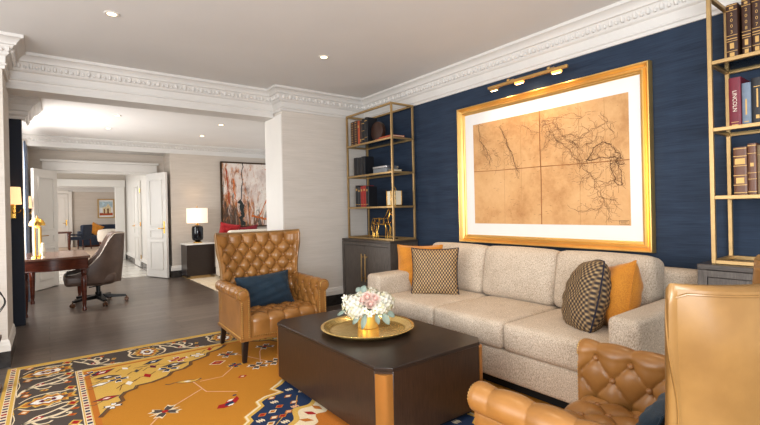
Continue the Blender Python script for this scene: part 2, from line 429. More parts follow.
# navy pier with crown beside the window of the second room
w=MB(); w.box(-1.2,-.226,6.72,6.90,0,2.47); struct('wall_window_pier',w,M['navypanel'])
w=MB(); w.box(-1.2,-.208,6.72,7.0,2.455,2.68); 
P3=[(0,2.44),(.02,2.44),(.024,2.47),(.05,2.49),(.05,2.53),(.07,2.54),(.10,2.60),(.12,2.605),(.155,2.64),(.17,2.645),(.17,2.68),(0,2.68)]
crown(w,(-.208,6.72),(-1.2,6.72),(0,-1),P3,1,0); crown(w,(-.208,7.3),(-.208,6.72),(1,0),P3,0,1); struct('trim_8',w,M['trim'],smooth=True,ang=25)
w=MB(); w.box(-.5,-.46,6.9,9.55,0,.55).box(-.5,-.46,6.9,9.55,2.3,2.68); struct('wall_window',w,M['paper2'])

# double doorway: casing + leaves
cs=MB()
for x0,x1 in ((-.02,.13),(1.66,1.81)): cs.box(x0,x1,10.16,10.23,0,2.14)
cs.box(-.06,1.85,10.15,10.24,2.14,2.30); cs.box(-.09,1.88,10.13,10.24,2.30,2.345); cs.box(.06,.14,10.14,10.34,0,2.14).box(1.65,1.73,10.14,10.34,0,2.14).box(.13,1.66,10.20,10.34,2.10,2.15)
struct('trim_9',cs,M['trimw'],bevel=.008)

def door_leaf(name,loc,rz,w,h=2.12,handle=True,side=1,hand_at=None):
    """hinge edge at local x=0, leaf along +x, faces +-y"""
    o=group_empty_struct(name,loc,rz); t=.045
    a=MB(); a.box(0,w,-t/2,t/2,.012,h); a.build('door_panel',M['trimw'],o,bevel=.003)
    a=MB()
    for z0,z1 in ((.16,.74),(.80,.98),(1.04,h-.13)):
        for s in (-1,1):
            x0,x1=.11,w-.11; y0,y1=s*t/2,s*(t/2+.012); ya,yb=min(y0,y1),max(y0,y1); q=.028
            if x1-x0<.1: continue
            a.box(x0,x1,ya,yb,z0,z0+q); a.box(x0,x1,ya,yb,z1-q,z1); a.box(x0,x0+q,ya,yb,z0+q,z1-q); a.box(x1-q,x1,ya,yb,z0+q,z1-q)
            a.box(x0+.06,x1-.06,ya,ya+.006 if s>0 else yb,z0+.06,z1-.06) if False else None
    a.build('panel_moulding',M['trimw'],o,bevel=.006)
    if handle:
        hb=MB(); x=w-.065
        for s in (-1,1):
            hb.box(x-.022,x+.022,s*t/2-.004,s*t/2+.004,.90,1.14); hb.tube([(x,s*t/2,1.0),(x,s*(t/2+.05),1.0),(x-.13,s*(t/2+.05),1.0)],.010,8)
        hb.build('door_handle',M['polbrass'],o)
    for z in (.25,1.05,h-.25):
        hg=MB(); hg.tube([(-.006,.0,z-.05),(-.006,0,z+.05)],.010,8); hg.build('hinge',M['polbrass'],o)
    return o
door_leaf('door_1',(.14,10.17,0),math.atan2(-.58,-.34),.66,handle=False)
door_leaf('door_2',(1.66,10.17,0),math.atan2(-.55,.22),.66)

# vestibule and far room beyond
f=MB(); f.box(-.6,2.6,10.3,14.72,-.05,.002); struct('floor_vestibule',f,M['marble'])
c=MB(); c.box(-.6,2.6,10.34,14.7,2.5,2.55); struct('ceiling_vestibule',c,M['ceiling2'])
w=MB(); w.box(1.84,1.95,10.34,14.8,0,2.5); struct('wall_vestibule',w,M['trimw'])
base('baseboard_vestibule',(1.84,10.34),(1.84,14.7),(-1,0),0,0)
w=MB(); w.box(-.8,.20,14.7,14.85,0,2.5).box(1.58,1.84,14.7,14.85,0,2.5).box(.2,1.58,14.7,14.85,2.10,2.5); struct('wall_vestibule_end',w,M['paper2'])
cs=MB(); cs.box(.0,.22,14.62,14.7,0,2.09).box(1.56,1.80,14.62,14.7,0,2.09).box(-.05,1.82,14.6,14.7,2.09,2.29); struct('trim_10',cs,M['trimw'],bevel=.01)
door_leaf('door_3',(1.81,12.1,0),PI/2,.80)
f=MB(); f.box(-2.5,5,14.72,22.5,-.05,.001); struct('floor_far_room',f,M['carpet'])
c=MB(); c.box(-2.5,5,14.85,22.5,2.5,2.55); struct('ceiling_far_room',c,M['ceiling2'])
w=MB(); w.box(-2.5,5,22.4,22.5,0,2.5); struct('wall_far_room',w,M['paper2'])
cs=MB(); crown(cs,(5,22.4),(-2.5,22.4),(0,-1),[(0,2.3),(.03,2.3),(.05,2.36),(.14,2.47),(.14,2.5),(0,2.5)]); struct('trim_11',cs,M['trim'])
cs=MB(); cs.box(.71,.83,22.3,22.4,0,2.3); cs.box(.20,.71,22.3,22.4,2.22,2.34); struct('trim_12',cs,M['trimw'])
d=door_leaf('door_4',(.24,22.34,0),0,.46,2.2)
wn=MB(); wn.box(-.35,.20,22.33,22.38,.3,2.2); struct('window_1',wn,M['daylight'])
# ------------------------------------------------------------------ light
w=bpy.data.worlds.new('world'); sc.world=w; w.use_nodes=True
w.node_tree.nodes['Background'].inputs[0].default_value=(.95,.98,1,1); w.node_tree.nodes['Background'].inputs[1].default_value=1.0
def area(name,loc,target,sx,sy,power,col=(1,1,1)):
    l=bpy.data.lights.new(name,'AREA'); l.shape='RECTANGLE'; l.size=sx; l.size_y=sy; l.energy=power; l.color=col
    o=bpy.data.objects.new(name,l); COL.objects.link(o); o.location=loc
    o.rotation_euler=(Vector(target)-Vector(loc)).to_track_quat('-Z','Y').to_euler(); return o
def spot(name,loc,target,power,ang=70,blend=.6,col=(1,.82,.6),rad=.03):
    l=bpy.data.lights.new(name,'SPOT'); l.energy=power; l.spot_size=math.radians(ang); l.spot_blend=blend; l.color=col; l.shadow_soft_size=rad
    o=bpy.data.objects.new(name,l); COL.objects.link(o); o.location=loc
    o.rotation_euler=(Vector(target)-Vector(loc)).to_track_quat('-Z','Y').to_euler(); return o
area('window_light_main',(-2.6,2.2,1.6),(3,2.6,.9),3.4,2.2,115,(1,.98,.96))
area('window_light_rear',(.5,-1.5,1.9),(1.6,3,.9),3.5,1.6,8,(1,.97,.93))
area('window_light_second_room',(-.56,8.1,1.5),(3,8.3,1.2),2.4,1.7,118,(1,.99,.97))
area('added_ceiling_uplight',(-.6,-1.2,1.3),(1.6,2.2,CZ),1.6,1.0,175,(.90,.95,1))  # added uplight behind the camera, aimed up to brighten the ceiling
area('vestibule_light',(.6,10.42,2.2),(.9,14,.6),1.0,.4,16,(1,.97,.92))  # added lamp out of view above the lintel, lights the vestibule
area('vestibule_side_fill',(-.5,12.4,1.4),(1.8,12.3,1.0),2.2,1.6,20,(1,.99,.97))  # added lamp hidden at the side to brighten the vestibule, not a window
area('far_room_light',(-2.3,18.5,1.5),(2,19,1),3,2,110,(1,.98,.94))  # added lamp out of view to one side, lights the far room
for x,y in ((.425,3.93),(2.256,3.87)): spot('downlight_beam',(x,y,CZ-.03),(x,y,0),14,95,.8)
for x,y in ((1.2,1.6),(2.95,1.35),(2.95,2.4),(2.95,3.3)): spot('downlight_beam',(x,y,CZ-.03),(x,y,0),26,80,.8,(1,.74,.48))
for x,y in ((.81,7.15),(.81,8.26),(2.23,7.09),(2.26,8.28)): spot('downlight_beam',(x,y,2.64),(x,y,0),22,110,.8)
spot('lamp_glow',(2.41,9.3,1.5),(2.41,9.6,2.4),3,140,1,(1,.72,.45),.08)
for y in (2.72,2.40,2.10): spot('picture_light_beam',(XW-.17,y,2.42),(XW-.02,y,2.12),9,140,1,(1,.72,.44),.03)
sc.view_settings.view_transform='Standard'; sc.view_settings.look='None'; sc.view_settings.exposure=.05; sc.view_settings.gamma=.92
sc.cycles.use_denoising=True; sc.cycles.max_bounces=8; sc.cycles.sample_clamp_indirect=6
# ------------------------------------------------------------------ tufted leather armchairs
def sm(a,b,x):
    t=max(0,min(1,(x-a)/(b-a))); return t*t*(3-2*t)
def tuft(u,v,du,dv,k=.25):
    a=u/du+v/(2*dv); b=-u/du+v/(2*dv)
    return (abs(math.sin(PI*a))*abs(math.sin(PI*b)))**k
def pleat(u,v0,du,dv,k=.30):
    a=u/du+v0/(2*dv); b=-u/du+v0/(2*dv)
    return (abs(math.sin(PI*a)*math.sin(PI*b)))**k
def displaced(mb,P,H,nu,nv):
    """grid surface P(u,v) pushed out along its normal by H(u,v)"""
    pts=[[Vector(P(i/nu,j/nv)) for j in range(nv+1)] for i in range(nu+1)]
    vs=[]
    for i in range(nu+1):
        for j in range(nv+1):
            a=pts[min(i+1,nu)][j]-pts[max(i-1,0)][j]; b=pts[i][min(j+1,nv)]-pts[i][max(j-1,0)]
            n=a.cross(b); n=n.normalized() if n.length>1e-9 else Vector((0,0,1))
            vs.append(tuple(pts[i][j]+n*H(i/nu,j/nv)))
    w=nv+1
    mb.add(vs,[(i*w+j,(i+1)*w+j,(i+1)*w+j+1,i*w+j+1) for i in range(nu) for j in range(nv)])
def normal_at(P,u,v,e=.01):
    a=Vector(P(u+e,v))-Vector(P(u-e,v)); b=Vector(P(u,v+e))-Vector(P(u,v-e)); return a.cross(b).normalized()

BTN=MB().ball((0,0,0),.0145,.0145,.010,10,6).mesh('button',M['button'])
NAIL=None
def button(root,p,n):
    o=bpy.data.objects.new('button',BTN); COL.objects.link(o); o.parent=root
    o.location=p; o.rotation_euler=Vector(n).to_track_quat('Z','Y').to_euler()
def nails(mb,pts,step=.0155,r=.0066):
    for a,b in zip(pts,pts[1:]):
        a=Vector(a);b=Vector(b);n=max(1,int((b-a).length/step))
        for i in range(n): mb.ball(tuple(a.lerp(b,(i+.5)/n)),r,r,r,6,4)

def armchair(label,loc,rz,BW=.43,AW=.44,ZT=1.10):
    t=thing('wingback_armchair',label,'armchair',loc,rz,'tufted leather wingback armchairs')
    L=M['leather']
    # --- back: inner tufted face
    z0,z1=.36,ZT-.012
    def hw(v): return BW-.034-.010*sm(.1,.35,v)+.044*sm(.45,1,v)
    def Pin(u,v):
        s=2*u-1; x=s*hw(v); y=.222+.12*v-.135*abs(s)**2.6*(.45+.55*v); z=z0+(z1-z0)*v+.012*abs(s)**3*sm(.6,1,v)
        return (x,y,z)
    def uv_len(u,v): return ((2*u-1)*.395,v*(z1-z0))
    du,dv=.132,.078
    def Hin(u,v):
        U,V=uv_len(u,v); top=8*dv
        h=tuft(U,V,du,dv) if V<=top else pleat(U,top,du,dv)
        s=abs(2*u-1); edge=(1-sm(.94,1,s))*(1-.8*sm(.96,1,v))*sm(0,.04,v)
        sideless=1-.75*sm(.88,.95,s)
        h=h*sideless+.7*(1-sideless)
        return (.054*h-.024)*edge
    a=MB(); displaced(a,Pin,Hin,150,120)
    # rolled edge + outer face (same grid, offset backwards)
    def th(u,v):
        s=abs(2*u-1); return .026+.072*(1-s**7)**.5*(1-.35*sm(.8,1,v))
    def Pout(u,v):
        x,y,z=Pin(u,v); s=2*u-1
        return (x*(1.0-.0*v), y+th(u,v)+.02*(1-v), z+.004)
    nu,nv=40,30
    edge=[(i/nu,1) for i in range(nu+1)]
    b=MB(); 
    b.grid(lambda u,v:(Pout(u,v)[0],Pout(u,v)[1],.19+(Pout(u,v)[2]-.19)*1.0) if v>0 else (Pout(u,0)[0],Pout(u,0)[1]+.03,.2),nu,nv,flip=False)
    a.build('backrest',L,t,ang=70)
    b.build('outer_back',M['leatherback'],t,ang=60)
    # welted edge band joining both faces: top and two sides
    e=MB()
    def band(uv):
        rows=[]
        for u,v in uv:
            p=Vector(Pin(u,v)); q=Vector(Pout(u,v)); n=Vector(((2*u-1)*(1 if v<.999 else .25),0,1 if v>.999 else 0)).normalized()
            rows.append([tuple(p.lerp(q,k)+n*(.016*math.sin(PI*k))) for k in (0,.06,.15,.3,.5,.7,.85,.94,1)])
        w=9; vs=[q for r_ in rows for q in r_]
        e.add(vs,[(i*w+j,(i+1)*w+j,(i+1)*w+j+1,i*w+j+1) for i in range(len(rows)-1) for j in range(w-1)])
    band([(0,j/40) for j in range(41)]); band([(i/60,1) for i in range(61)]); band([(1,1-j/40) for j in range(41)])
    e.build('back_edge',M['leatherback'],t,ang=50)
    wl=MB()
    def seam(u,v):
        k=.12+.76*(1-sm(.55,.97,v)); p=Vector(Pin(u,v)); q=Vector(Pout(u,v)); sg=1 if u>.5 else -1
        return tuple(p.lerp(q,k)+Vector((sg*(.016*math.sin(PI*k)+.0015),.0015,0)))
    wl.tube([seam(0,j/28) for j in range(28)]+[tuple(Vector(Pout(.006+.988*i/40,.985))+Vector((0,.003,.0))) for i in range(41)]+[seam(1,1-j/28) for j in range(1,29)],.0028,6)
    wl.tube([tuple(Vector(Pout(.5,j/24))+Vector((0,.0012,0))) for j in range(25)],.0022,5)
    wl.build('welt',M['leatherback'],t)
    for j in range(0,9):
        for i in range(-4,5):
            U=(i+(.5 if j%2 else 0))*du; V=j*dv
            if abs(U)>BW-.075 or V<.1: continue
            u=(U/.395+1)/2; v=V/(z1-z0); n=normal_at(Pin,u,v); n=-n if n.y>0 else n
            button(t,Vector(Pin(u,v))+n*(.001),n)
    # --- seat
    prof=[(-.402,.205),(-.402,.335)]
    for k in range(1,9):
        q=PI/2*k/8; prof.append((-.402+.05*(1-math.cos(q)),.335+.05*math.sin(q)))
    prof.append((.24,.375))
    acc=[0]
    for p,q in zip(prof,prof[1:]): acc.append(acc[-1]+math.dist(p,q))
    def along(pr,ac,d):
        d=max(0,min(ac[-1],d))
        for k in range(len(pr)-1):
            if d<=ac[k+1]+1e-9:
                f=(d-ac[k])/(ac[k+1]-ac[k]); return (pr[k][0]+(pr[k+1][0]-pr[k][0])*f, pr[k][1]+(pr[k+1][1]-pr[k][1])*f)
        return pr[-1]
    Ls=acc[-1]; lip=acc[-2]; dus,dvs=.145,.082
    def Ps(u,v):
        y,z=along(prof,acc,v*Ls); return ((2*u-1)*(AW-.122),y,z)
    def Hs(u,v):
        U=(2*u-1)*(AW-.122); V=v*Ls-lip-.035
        if V>=0: h=tuft(U,V,dus,dvs)
        else:
            h=pleat(U,0,dus,dvs); h=.9+(h-.9)*(1-.55*sm(.0,.06,-V))*(1-sm(.12,.26,-V))
        return .036*h-.014
    a=MB(); displaced(a,lambda u,v:Ps(u,v),Hs,110,130)
    a.box(-AW+.13,AW-.13,-.38,.25,.20,.335)
    a.build('seat',L,t,ang=70)
    for j in range(0,7):
        for i in range(-2,3):
            U=(i+(.5 if j%2 else 0))*dus; V=j*dvs
            if abs(U)>AW-.14: continue
            u=(U/(AW-.122)+1)/2; v=(V+lip+.035)/Ls
            if v>.92: continue
            n=normal_at(Ps,u,v); n=-n if n.z<0 else n
            button(t,Vector(Ps(u,v))+n*.002,n)
    # --- arms
    for s in (-1,1):
        ro=.054; rx=AW-ro; rz_=.582
        pr=[(rx-ro-.008,.31),(rx-ro-.006,.53)]
        for k in range(0,15):
            q=math.radians(190-k*(190+70)/14); pr.append((rx+ro*math.cos(q),rz_+ro*math.sin(q)))
        pr+=[(rx+.02,.523),(rx+.02,.205)]
        ac=[0]
        for p,q in zip(pr,pr[1:]): ac.append(ac[-1]+math.dist(p,q))
        La=ac[-1]; dua,dva=.15,.088
        y0,y1=-.425,.26
        def Pa(u,v,pr=pr,ac=ac,s=s,La=La):
            x,z=along(pr,ac,v*La); return (s*x,y0+(y1-y0)*u,z)
        def Ha(u,v,La=La):
            U=(y1-y0)*u-.075; V=v*La-.09; top=2*dva
            if V<0: h=pleat(U,0,dua,dva)
            elif V<=top: h=tuft(U,V,dua,dva)
            else: h=pleat(U,top,dua,dva)
            f=sm(.35,.39,V); h=h*(1-f)+.95*f
            pleatdepth=1-.62*sm(top,top+.05,V)
            h=1-(1-h)*pleatdepth
            return (.030*h-.027)*sm(0,.03,u)
        a=MB()
        if s>0: displaced(a,lambda u,v:Pa(1-u,v),lambda u,v:Ha(1-u,v),130,110)
        else: displaced(a,Pa,Ha,130,110)
        n=len(pr)
        a.add([(s*x,y0+.0,z) for x,z in pr]+[(s*(rx-ro-.008),y0,.205)],[list(range(n+1)) if s<0 else list(range(n+1))[::-1]])
        # scroll disc on the arm front
        a.M=Matrix.Translation((s*rx,y0,rz_))@Matrix.Rotation(PI/2,4,'X')
        a.lathe([(.046,0),(.046,.008),(.038,.012),(.0,.014)],24); a.M=Matrix.Identity(4)
        arm=a.build('arm',L,t,ang=60)
        for j in range(0,3):
            for i in range(0,6):
                U=(i+(.5 if j%2 else 0))*dua; V=j*dva
                u=(U+.075)/(y1-y0); v=(V+.09)/La
                if u>.93 or j==0: continue
                p=Vector(Pa(u,v)); nn=Vector((-s,0,.1 if j<2 else .5)).normalized()
                button(t,p+nn*(-.012),nn)
        yy=y0-.003
        def trim(pts,st=.0155):
            nb=MB(); nails(nb,pts,st); nb.build('nailhead_trim',M['nail'],t)
        trim([(s*(rx-.048),yy,.215),(s*(rx-.048),yy,.54)]); trim([(s*(rx+.010),yy,.215),(s*(rx+.010),yy,.522)])
        trim([(s*(rx+.041*math.cos(q)),yy-.006,rz_+.041*math.sin(q)) for q in [math.radians(200-k*15) for k in range(18)]],.013)
        trim([(s*(rx+.022),y0+.01,.222),(s*(rx+.022),y1,.222)])
        if s>0: trim([(-AW+.125,-.425,.222),(AW-.125,-.425,.222)])
    # --- base rail and legs
    a=MB(); a.box(-AW+.034,AW-.034,-.42,.33,.185,.215); a.build('base_rail',L,t,bevel=.006)
    for sx in (-1,1):
        for y,dy in ((-.36,-.012),(.27,.05)):
            g=MB(); x=sx*(AW-.085)
            top=[(x-.026,y-.026),(x+.026,y-.026),(x+.026,y+.026),(x-.026,y+.026)]
            xb=x+sx*.012; yb=y+dy; bt=[(xb-.017,yb-.017),(xb+.017,yb-.017),(xb+.017,yb+.017),(xb-.017,yb+.017)]
            g.add([(p[0],p[1],0) for p in bt]+[(p[0],p[1],.19) for p in top],[(3,2,1,0),(4,5,6,7)]+[(i,(i+1)%4,4+(i+1)%4,4+i) for i in range(4)])
            g.build('leg',M['legdark'],t,bevel=.003)
    return t
RUGZ=.008
armchair('caramel tufted leather wingback armchair facing the coffee table, in front of the cream column',(1.688,4.045,RUGZ),math.radians(-2.5),.425,.432,1.068)
armchair('wingback armchair with its smooth tan leather back to the camera, beside the sofa',(1.652,.668,RUGZ),math.radians(181.5),.435,.448,1.058)

# ------------------------------------------------------------------ pillows
def pillow(name,label,mat,loc,rot,w,h,t=.16,pipe=None,group=None,pinch=.08):
    m=MB()
    def P(s):
        def f(u,v):
            x=2*u-1; z=2*v-1; rr=pinch if pinch<0 else 0
            k=((1-abs(x)**2.6)*(1-abs(z)**2.6))**.5
            ex=1-pinch*(1-abs(z)**2)*abs(x)**2; ez=1-pinch*(1-abs(x)**2)*abs(z)**2
            wr=.006*math.sin(9*x+4*z)*k+.005*math.sin(13*z-5*x)*k
            return (x*w/2*ex, s*(t/2*k+wr*(1 if k>.05 else 0)), z*h/2*ez)
        return f
    m.grid(P(-1),30,30); m.grid(P(1),30,30,flip=True)
    mats=[mat]
    o=m.build(name,mats,ang=80); o.location=loc
    o.rotation_euler=rot; tag(o,label,'cushion' if 'cushion' in name else 'pillow',group)
    e=MB(); pts=[]
    f=P(0)
    for k in range(30): pts.append(f(k/30,0))
    for k in range(30): pts.append(f(1,k/30))
    for k in range(30): pts.append(f(1-k/30,1))
    for k in range(31): pts.append(f(0,1-k/30))
    e.tube(pts,.005,6,False); e.build('piping',pipe or mat,o)
    return o
def face(nx,ny,lean=0,roll=0):
    """rotation so that local -y looks along (nx,ny), leaning back by lean"""
    yaw=math.atan2(nx,-ny)
    q=Matrix.Rotation(yaw,4,'Z')@Matrix.Rotation(-lean,4,'X')@Matrix.Rotation(roll,4,'Y')
    return q.to_euler()
def chair_pt(c,rz,x,y,z):
    a=math.radians(rz); return (c[0]+x*math.cos(a)-y*math.sin(a),c[1]+x*math.sin(a)+y*math.cos(a),z)

# ------------------------------------------------------------------ sofa
s=thing('sofa','long beige chenille sofa with three seat cushions under the framed map','sofa',(0,0,0))
F_=M['sofa']
MB().box(2.56,3.5,1.10,3.45,RUGZ,.085).build('plinth',M['plinth'],s)
MB().rbox((2.99,2.27,.185),(.50,1.02,.105),.02,(.004,.0,0)).build('base',F_,s)
for y,yy in ((1.114,.084),(3.392,.098)):
    MB().rbox((3.0,y,.372),(.55,yy,.292),.035,(.008,.008,.006)).build('arm',F_,s)
MB().rbox((3.53,2.27,.45),(.085,1.215,.37),.05,(.006,0,.004)).build('back_frame',F_,s)
for k in range(3):
    y0,y1=((1.198,1.932),(1.932,2.614),(2.614,3.296))[k]; b0=1.25+.715*k; b1=b0+.715
    MB().rbox((2.87,(y0+y1)/2,.385),(.395,(y1-y0)/2-.002,.098),.042,(.012,.0,.022),8).build('seat_cushion',F_,s)
    b=MB(); b.M=Matrix.Translation((3.29,(b0+b1)/2,.69))@Matrix.Rotation(math.radians(11),4,'Y')
    b.rbox((0,0,0),(.115,(b1-b0)/2+.002,.225),.062,(.045,.004,.012),8); b.build('back_cushion',F_,s)
G='throw pillows on the beige sofa'
pillow('throw_pillow','plain mustard velvet pillow tucked behind a patterned pillow by the bookcase end of the sofa',M['mustard'],(2.95,3.275,.695),face(-.80,-.6,.16),.46,.45,.16,group=G)
pillow('throw_pillow','basketweave patterned pillow in front of a mustard one at the bookcase end of sofa',M['pattern'],(2.85,2.955,.69),face(-.76,-.65,.2),.44,.45,.17,M['navypipe'],G)
pillow('throw_pillow','navy-edged basketweave pillow leaning steeply against the mustard pillow near the armchair',M['pattern2'],(2.84,1.515,.665),face(-.70,.71,.30,-.26),.36,.45,.25,M['navypipe'],G,-.14)
pillow('throw_pillow','creased mustard velvet pillow propped in the sofa corner by the armchair',M['mustard'],(2.96,1.385,.675),face(-.74,.67,.26,-.24),.41,.44,.24,group=G,pinch=.07)
pillow('lumbar_pillow','teal velvet lumbar pillow on the tufted armchair facing the camera',M['teal'],chair_pt((1.688,4.045),-2.5,-.03,.01,.53),face(-.10,-1,.36,-.06),.52,.32,.17)
pillow('lumbar_pillow','teal pillow half hidden on the armchair whose back is to the camera',M['teal'],chair_pt((1.652,.668),181.5,-.04,.06,.505),face(0,1,.40,0),.46,.29,.16)
# ------------------------------------------------------------------ coffee table, tray, flowers
cz=.44+RUGZ
def chamf(x0,x1,y0,y1,c): return [(x0+c,y0),(x1-c,y0),(x1,y0+c),(x1,y1-c),(x1-c,y1),(x0+c,y1),(x0,y1-c),(x0,y0+c)]
t=thing('coffee_table','dark espresso block coffee table with gold-toned corners on the patterned rug','coffee table',(0,0,0))
X0,X1,Y0,Y1=1.362,2.19,1.815,3.185
MB().prism(chamf(X0+.05,X1-.05,Y0+.05,Y1-.05,.05),RUGZ,.05).build('plinth',M['plinth'],t,smooth=False)
MB().prism(chamf(X0+.004,X1-.004,Y0+.004,Y1-.004,.072),.045,cz-.02).build('body',M['walnutside'],t,bevel=.003)
MB().prism(chamf(X0,X1,Y0,Y1,.07),cz-.022,cz).build('tabletop',M['walnut'],t,bevel=.004)
for x,y,ax in ((X0,Y0,0),(X1,Y0,1),(X1,Y1,2),(X0,Y1,3)):
    sx=1 if x==X0 else -1; sy=1 if y==Y0 else -1
    p=Vector((x+sx*.004,y+sy*.072)); q=Vector((x+sx*.072,y+sy*.004)); n=Vector((-sx,-sy)).normalized()
    row=[]
    for k in range(9):
        f=k/8; c=p.lerp(q,f)+n*(.022*math.sin(PI*f)); row.append(c)
    g=MB(); pts=[(c.x,c.y) for c in row]+[((p.x+q.x)/2-n.x*.01,(p.y+q.y)/2-n.y*.01)]
    g.prism(pts if sx*sy<0 else pts[::-1],.048,cz-.035)
    g.build('corner_panel',M['cornergold'],t,ang=30)
zt=cz+.001
g=MB(); g.lathe([(.0,.004),(.25,.004),(.27,.008),(.298,.030),(.317,.036),(.324,.032),(.320,.026),(.30,.018),(.27,.0),(.0,.0)],64,(1.765,2.51,zt))
tr=g.build('serving_tray',M['trayGold'],None,ang=50); tag(tr,'round shallow gold metal tray lying on the dark coffee table','tray')
vx,vy,vz=1.80,2.55,zt+.0055
g=MB(); g.lathe([(.0,.0),(.070,.0),(.074,.006),(.076,.125),(.072,.126),(.070,.012),(.0,.010)],32,(vx,vy,vz)); v=g.build('vase',M['vasegold'],None,ang=50)
tag(v,'small gold glass cylinder vase of flowers on the gold tray','vase')
bq=thing('flower_bouquet','low bouquet of white hydrangeas and blush roses in a gold vase','flowers',(vx,vy,vz+.052))
stm=MB()
for k in range(9):
    a=2*PI*k/9; stm.tube([(.02*math.cos(a+2),.02*math.sin(a+2),-.045),(.045*math.cos(a),.045*math.sin(a),.06),(.09*math.cos(a),.09*math.sin(a),.11)],.0035,5)
stm.build('stems',M['stem'],bq)
def dirv(az,el): return Vector((math.cos(az)*math.cos(el),math.sin(az)*math.cos(el),math.sin(el)))
camdir=math.atan2(-vy,-vx)   # towards the room's open side
def hydrangea(c,r):
    b=MB(); c=Vector(c)
    b.ball(tuple(c),r*.8,r*.8,r*.7,12,8)
    for k in range(95):
        z=1-2*(k+.5)/95; a=k*2.39996; s=math.sqrt(1-z*z); n=Vector((s*math.cos(a),s*math.sin(a),z*.85))
        if n.z<-.7: continue
        p=c+n*r*R.uniform(.92,1.06); n.normalize(); rot=n.to_track_quat('Z','Y').to_matrix().to_4x4()
        b.M=Matrix.Translation(p)@rot@Matrix.Rotation(R.uniform(0,PI),4,'Z')
        w=r*.19; b.k=R.choice((0,0,1))
        for q in range(4):
            th=q*PI/2; cx,cy=math.cos(th),math.sin(th)
            b.add([(0,0,0),(w*(cx*.6-cy*.55),w*(cy*.6+cx*.55),w*.12),(w*cx*1.15,w*cy*1.15,w*.28),(w*(cx*.6+cy*.55),w*(cy*.6-cx*.55),w*.12)],[(0,3,2,1)])
    b.M=Matrix.Identity(4); return b.build('hydrangea_head',[M['petalwhite'],M['petalcream']],bq,ang=60,weld=False)
def rose(c,r,n,mats):
    b=MB(); n=Vector(n).normalized()
    b.M=Matrix.Translation(c)@n.to_track_quat('Z','Y').to_matrix().to_4x4()
    b.k=0; b.ball((0,0,-r*.1),r*.45,r*.45,r*.5,10,6)
    for ring,(rad,cnt,hh,op) in enumerate(((.34,3,.62,.05),(.55,5,.55,.2),(.78,6,.42,.45),(1.0,7,.25,.8))):
        b.k=0 if ring<2 else 1
        for q in range(cnt):
            a0=2*PI*q/cnt+ring*.5; w_=2*PI/cnt*.72
            def P(u,v,a0=a0,w_=w_,rad=rad,hh=hh,op=op):
                a=a0+(u-.5)*2*w_*(.5+.5*math.sin(PI*min(1,v+.3))); rr=r*rad*(.45+.55*v**.7)+r*op*.16*v*v
                z=-r*.45+(r*(hh+.45))*v - r*.22*op*max(0,v-.7)*2 - r*.10*(2*u-1)**2*v
                return (rr*math.cos(a),rr*math.sin(a),z)
            b.grid(P,6,5)
    b.M=Matrix.Identity(4); return b.build('rose_head',mats,bq,ang=80,weld=False)
def small_flower(c,r,n):
    b=MB(); b.M=Matrix.Translation(c)@Vector(n).normalized().to_track_quat('Z','Y').to_matrix().to_4x4()
    for q in range(6):
        a=q*PI/3
        def P(u,v,a=a): 
            aa=a+(u-.5)*1.2*math.sin(PI*min(1,.25+.75*v)); rr=r*(.1+.9*v); return (rr*math.cos(aa),rr*math.sin(aa),r*.55*v*v-.0*v)
        b.grid(P,4,4)
    b.k=1; b.ball((0,0,r*.12),r*.2,r*.2,r*.2,8,5); b.M=Matrix.Identity(4)
    return b.build('small_bloom',[M['petalwhite'],M['pollen']],bq,ang=80,weld=False)
def leaf(c,l,w_,n,up_):
    b=MB(); n=Vector(n).normalized(); u=Vector(up_).normalized(); s=n.cross(u).normalized(); c=Vector(c)
    def P(a,t): 
        ww=w_*math.sin(PI*min(1,t*.92+.06))**.8; q=c+u*(l*t)+s*((a-.5)*2*ww)+n*(.012*abs(a-.5)*2-.03*t*t); return tuple(q)
    b.grid(P,4,8); return b.build('leaf',M['leafgrey'],bq,ang=80)
rt_=Vector((math.cos(YAW),-math.sin(YAW),0)); tc_=-Vector((math.sin(YAW),math.cos(YAW),0))
def at(r_,t_,z): return rt_*r_+tc_*t_+Vector((0,0,z))
hydrangea(at(-.095,.01,.105),.085); hydrangea(at(.10,-.02,.115),.085); hydrangea(at(.0,-.08,.13),.09); hydrangea(at(-.03,-.02,.15),.06); hydrangea(at(-.075,.06,.075),.065); hydrangea(at(.085,.05,.085),.06)
for r_,t_,z,rad in ((.0,.07,.17,.036),(.05,.065,.155,.036),(.022,.088,.125,.034),(-.035,.065,.145,.03)):
    rose(at(r_,t_,z),rad,tuple(tc_*.8+rt_*r_*5+Vector((0,0,.55))),[M['rosepink'],M['roseblush']])
for r_,t_,z in ((-.02,.115,.085),(.05,.115,.085),(.015,.125,.065),(-.155,.02,.155),(.085,.09,.10),(-.05,.11,.075)):
    small_flower(at(r_,t_,z),.03,tuple(tc_+rt_*r_*4+Vector((0,0,.45))))
for r_,t_,z,l,w_,a in ((-.015,.115,.06,.10,.020,-.25),(.105,.09,.06,.085,.024,.5),(-.035,.06,.20,.06,.022,2.8),(-.06,.105,.05,.07,.018,-.7),(-.155,.04,.075,.07,.012,-1.1),(.06,.11,.06,.07,.018,.2),(-.08,.03,.20,.05,.016,2.4),(.13,.03,.06,.07,.02,1.0)):
    leaf(at(r_,t_,z),l,w_,tuple(tc_+Vector((0,0,.3))),tuple(rt_*math.sin(a)-Vector((0,0,1))*math.cos(a)+tc_*.25))

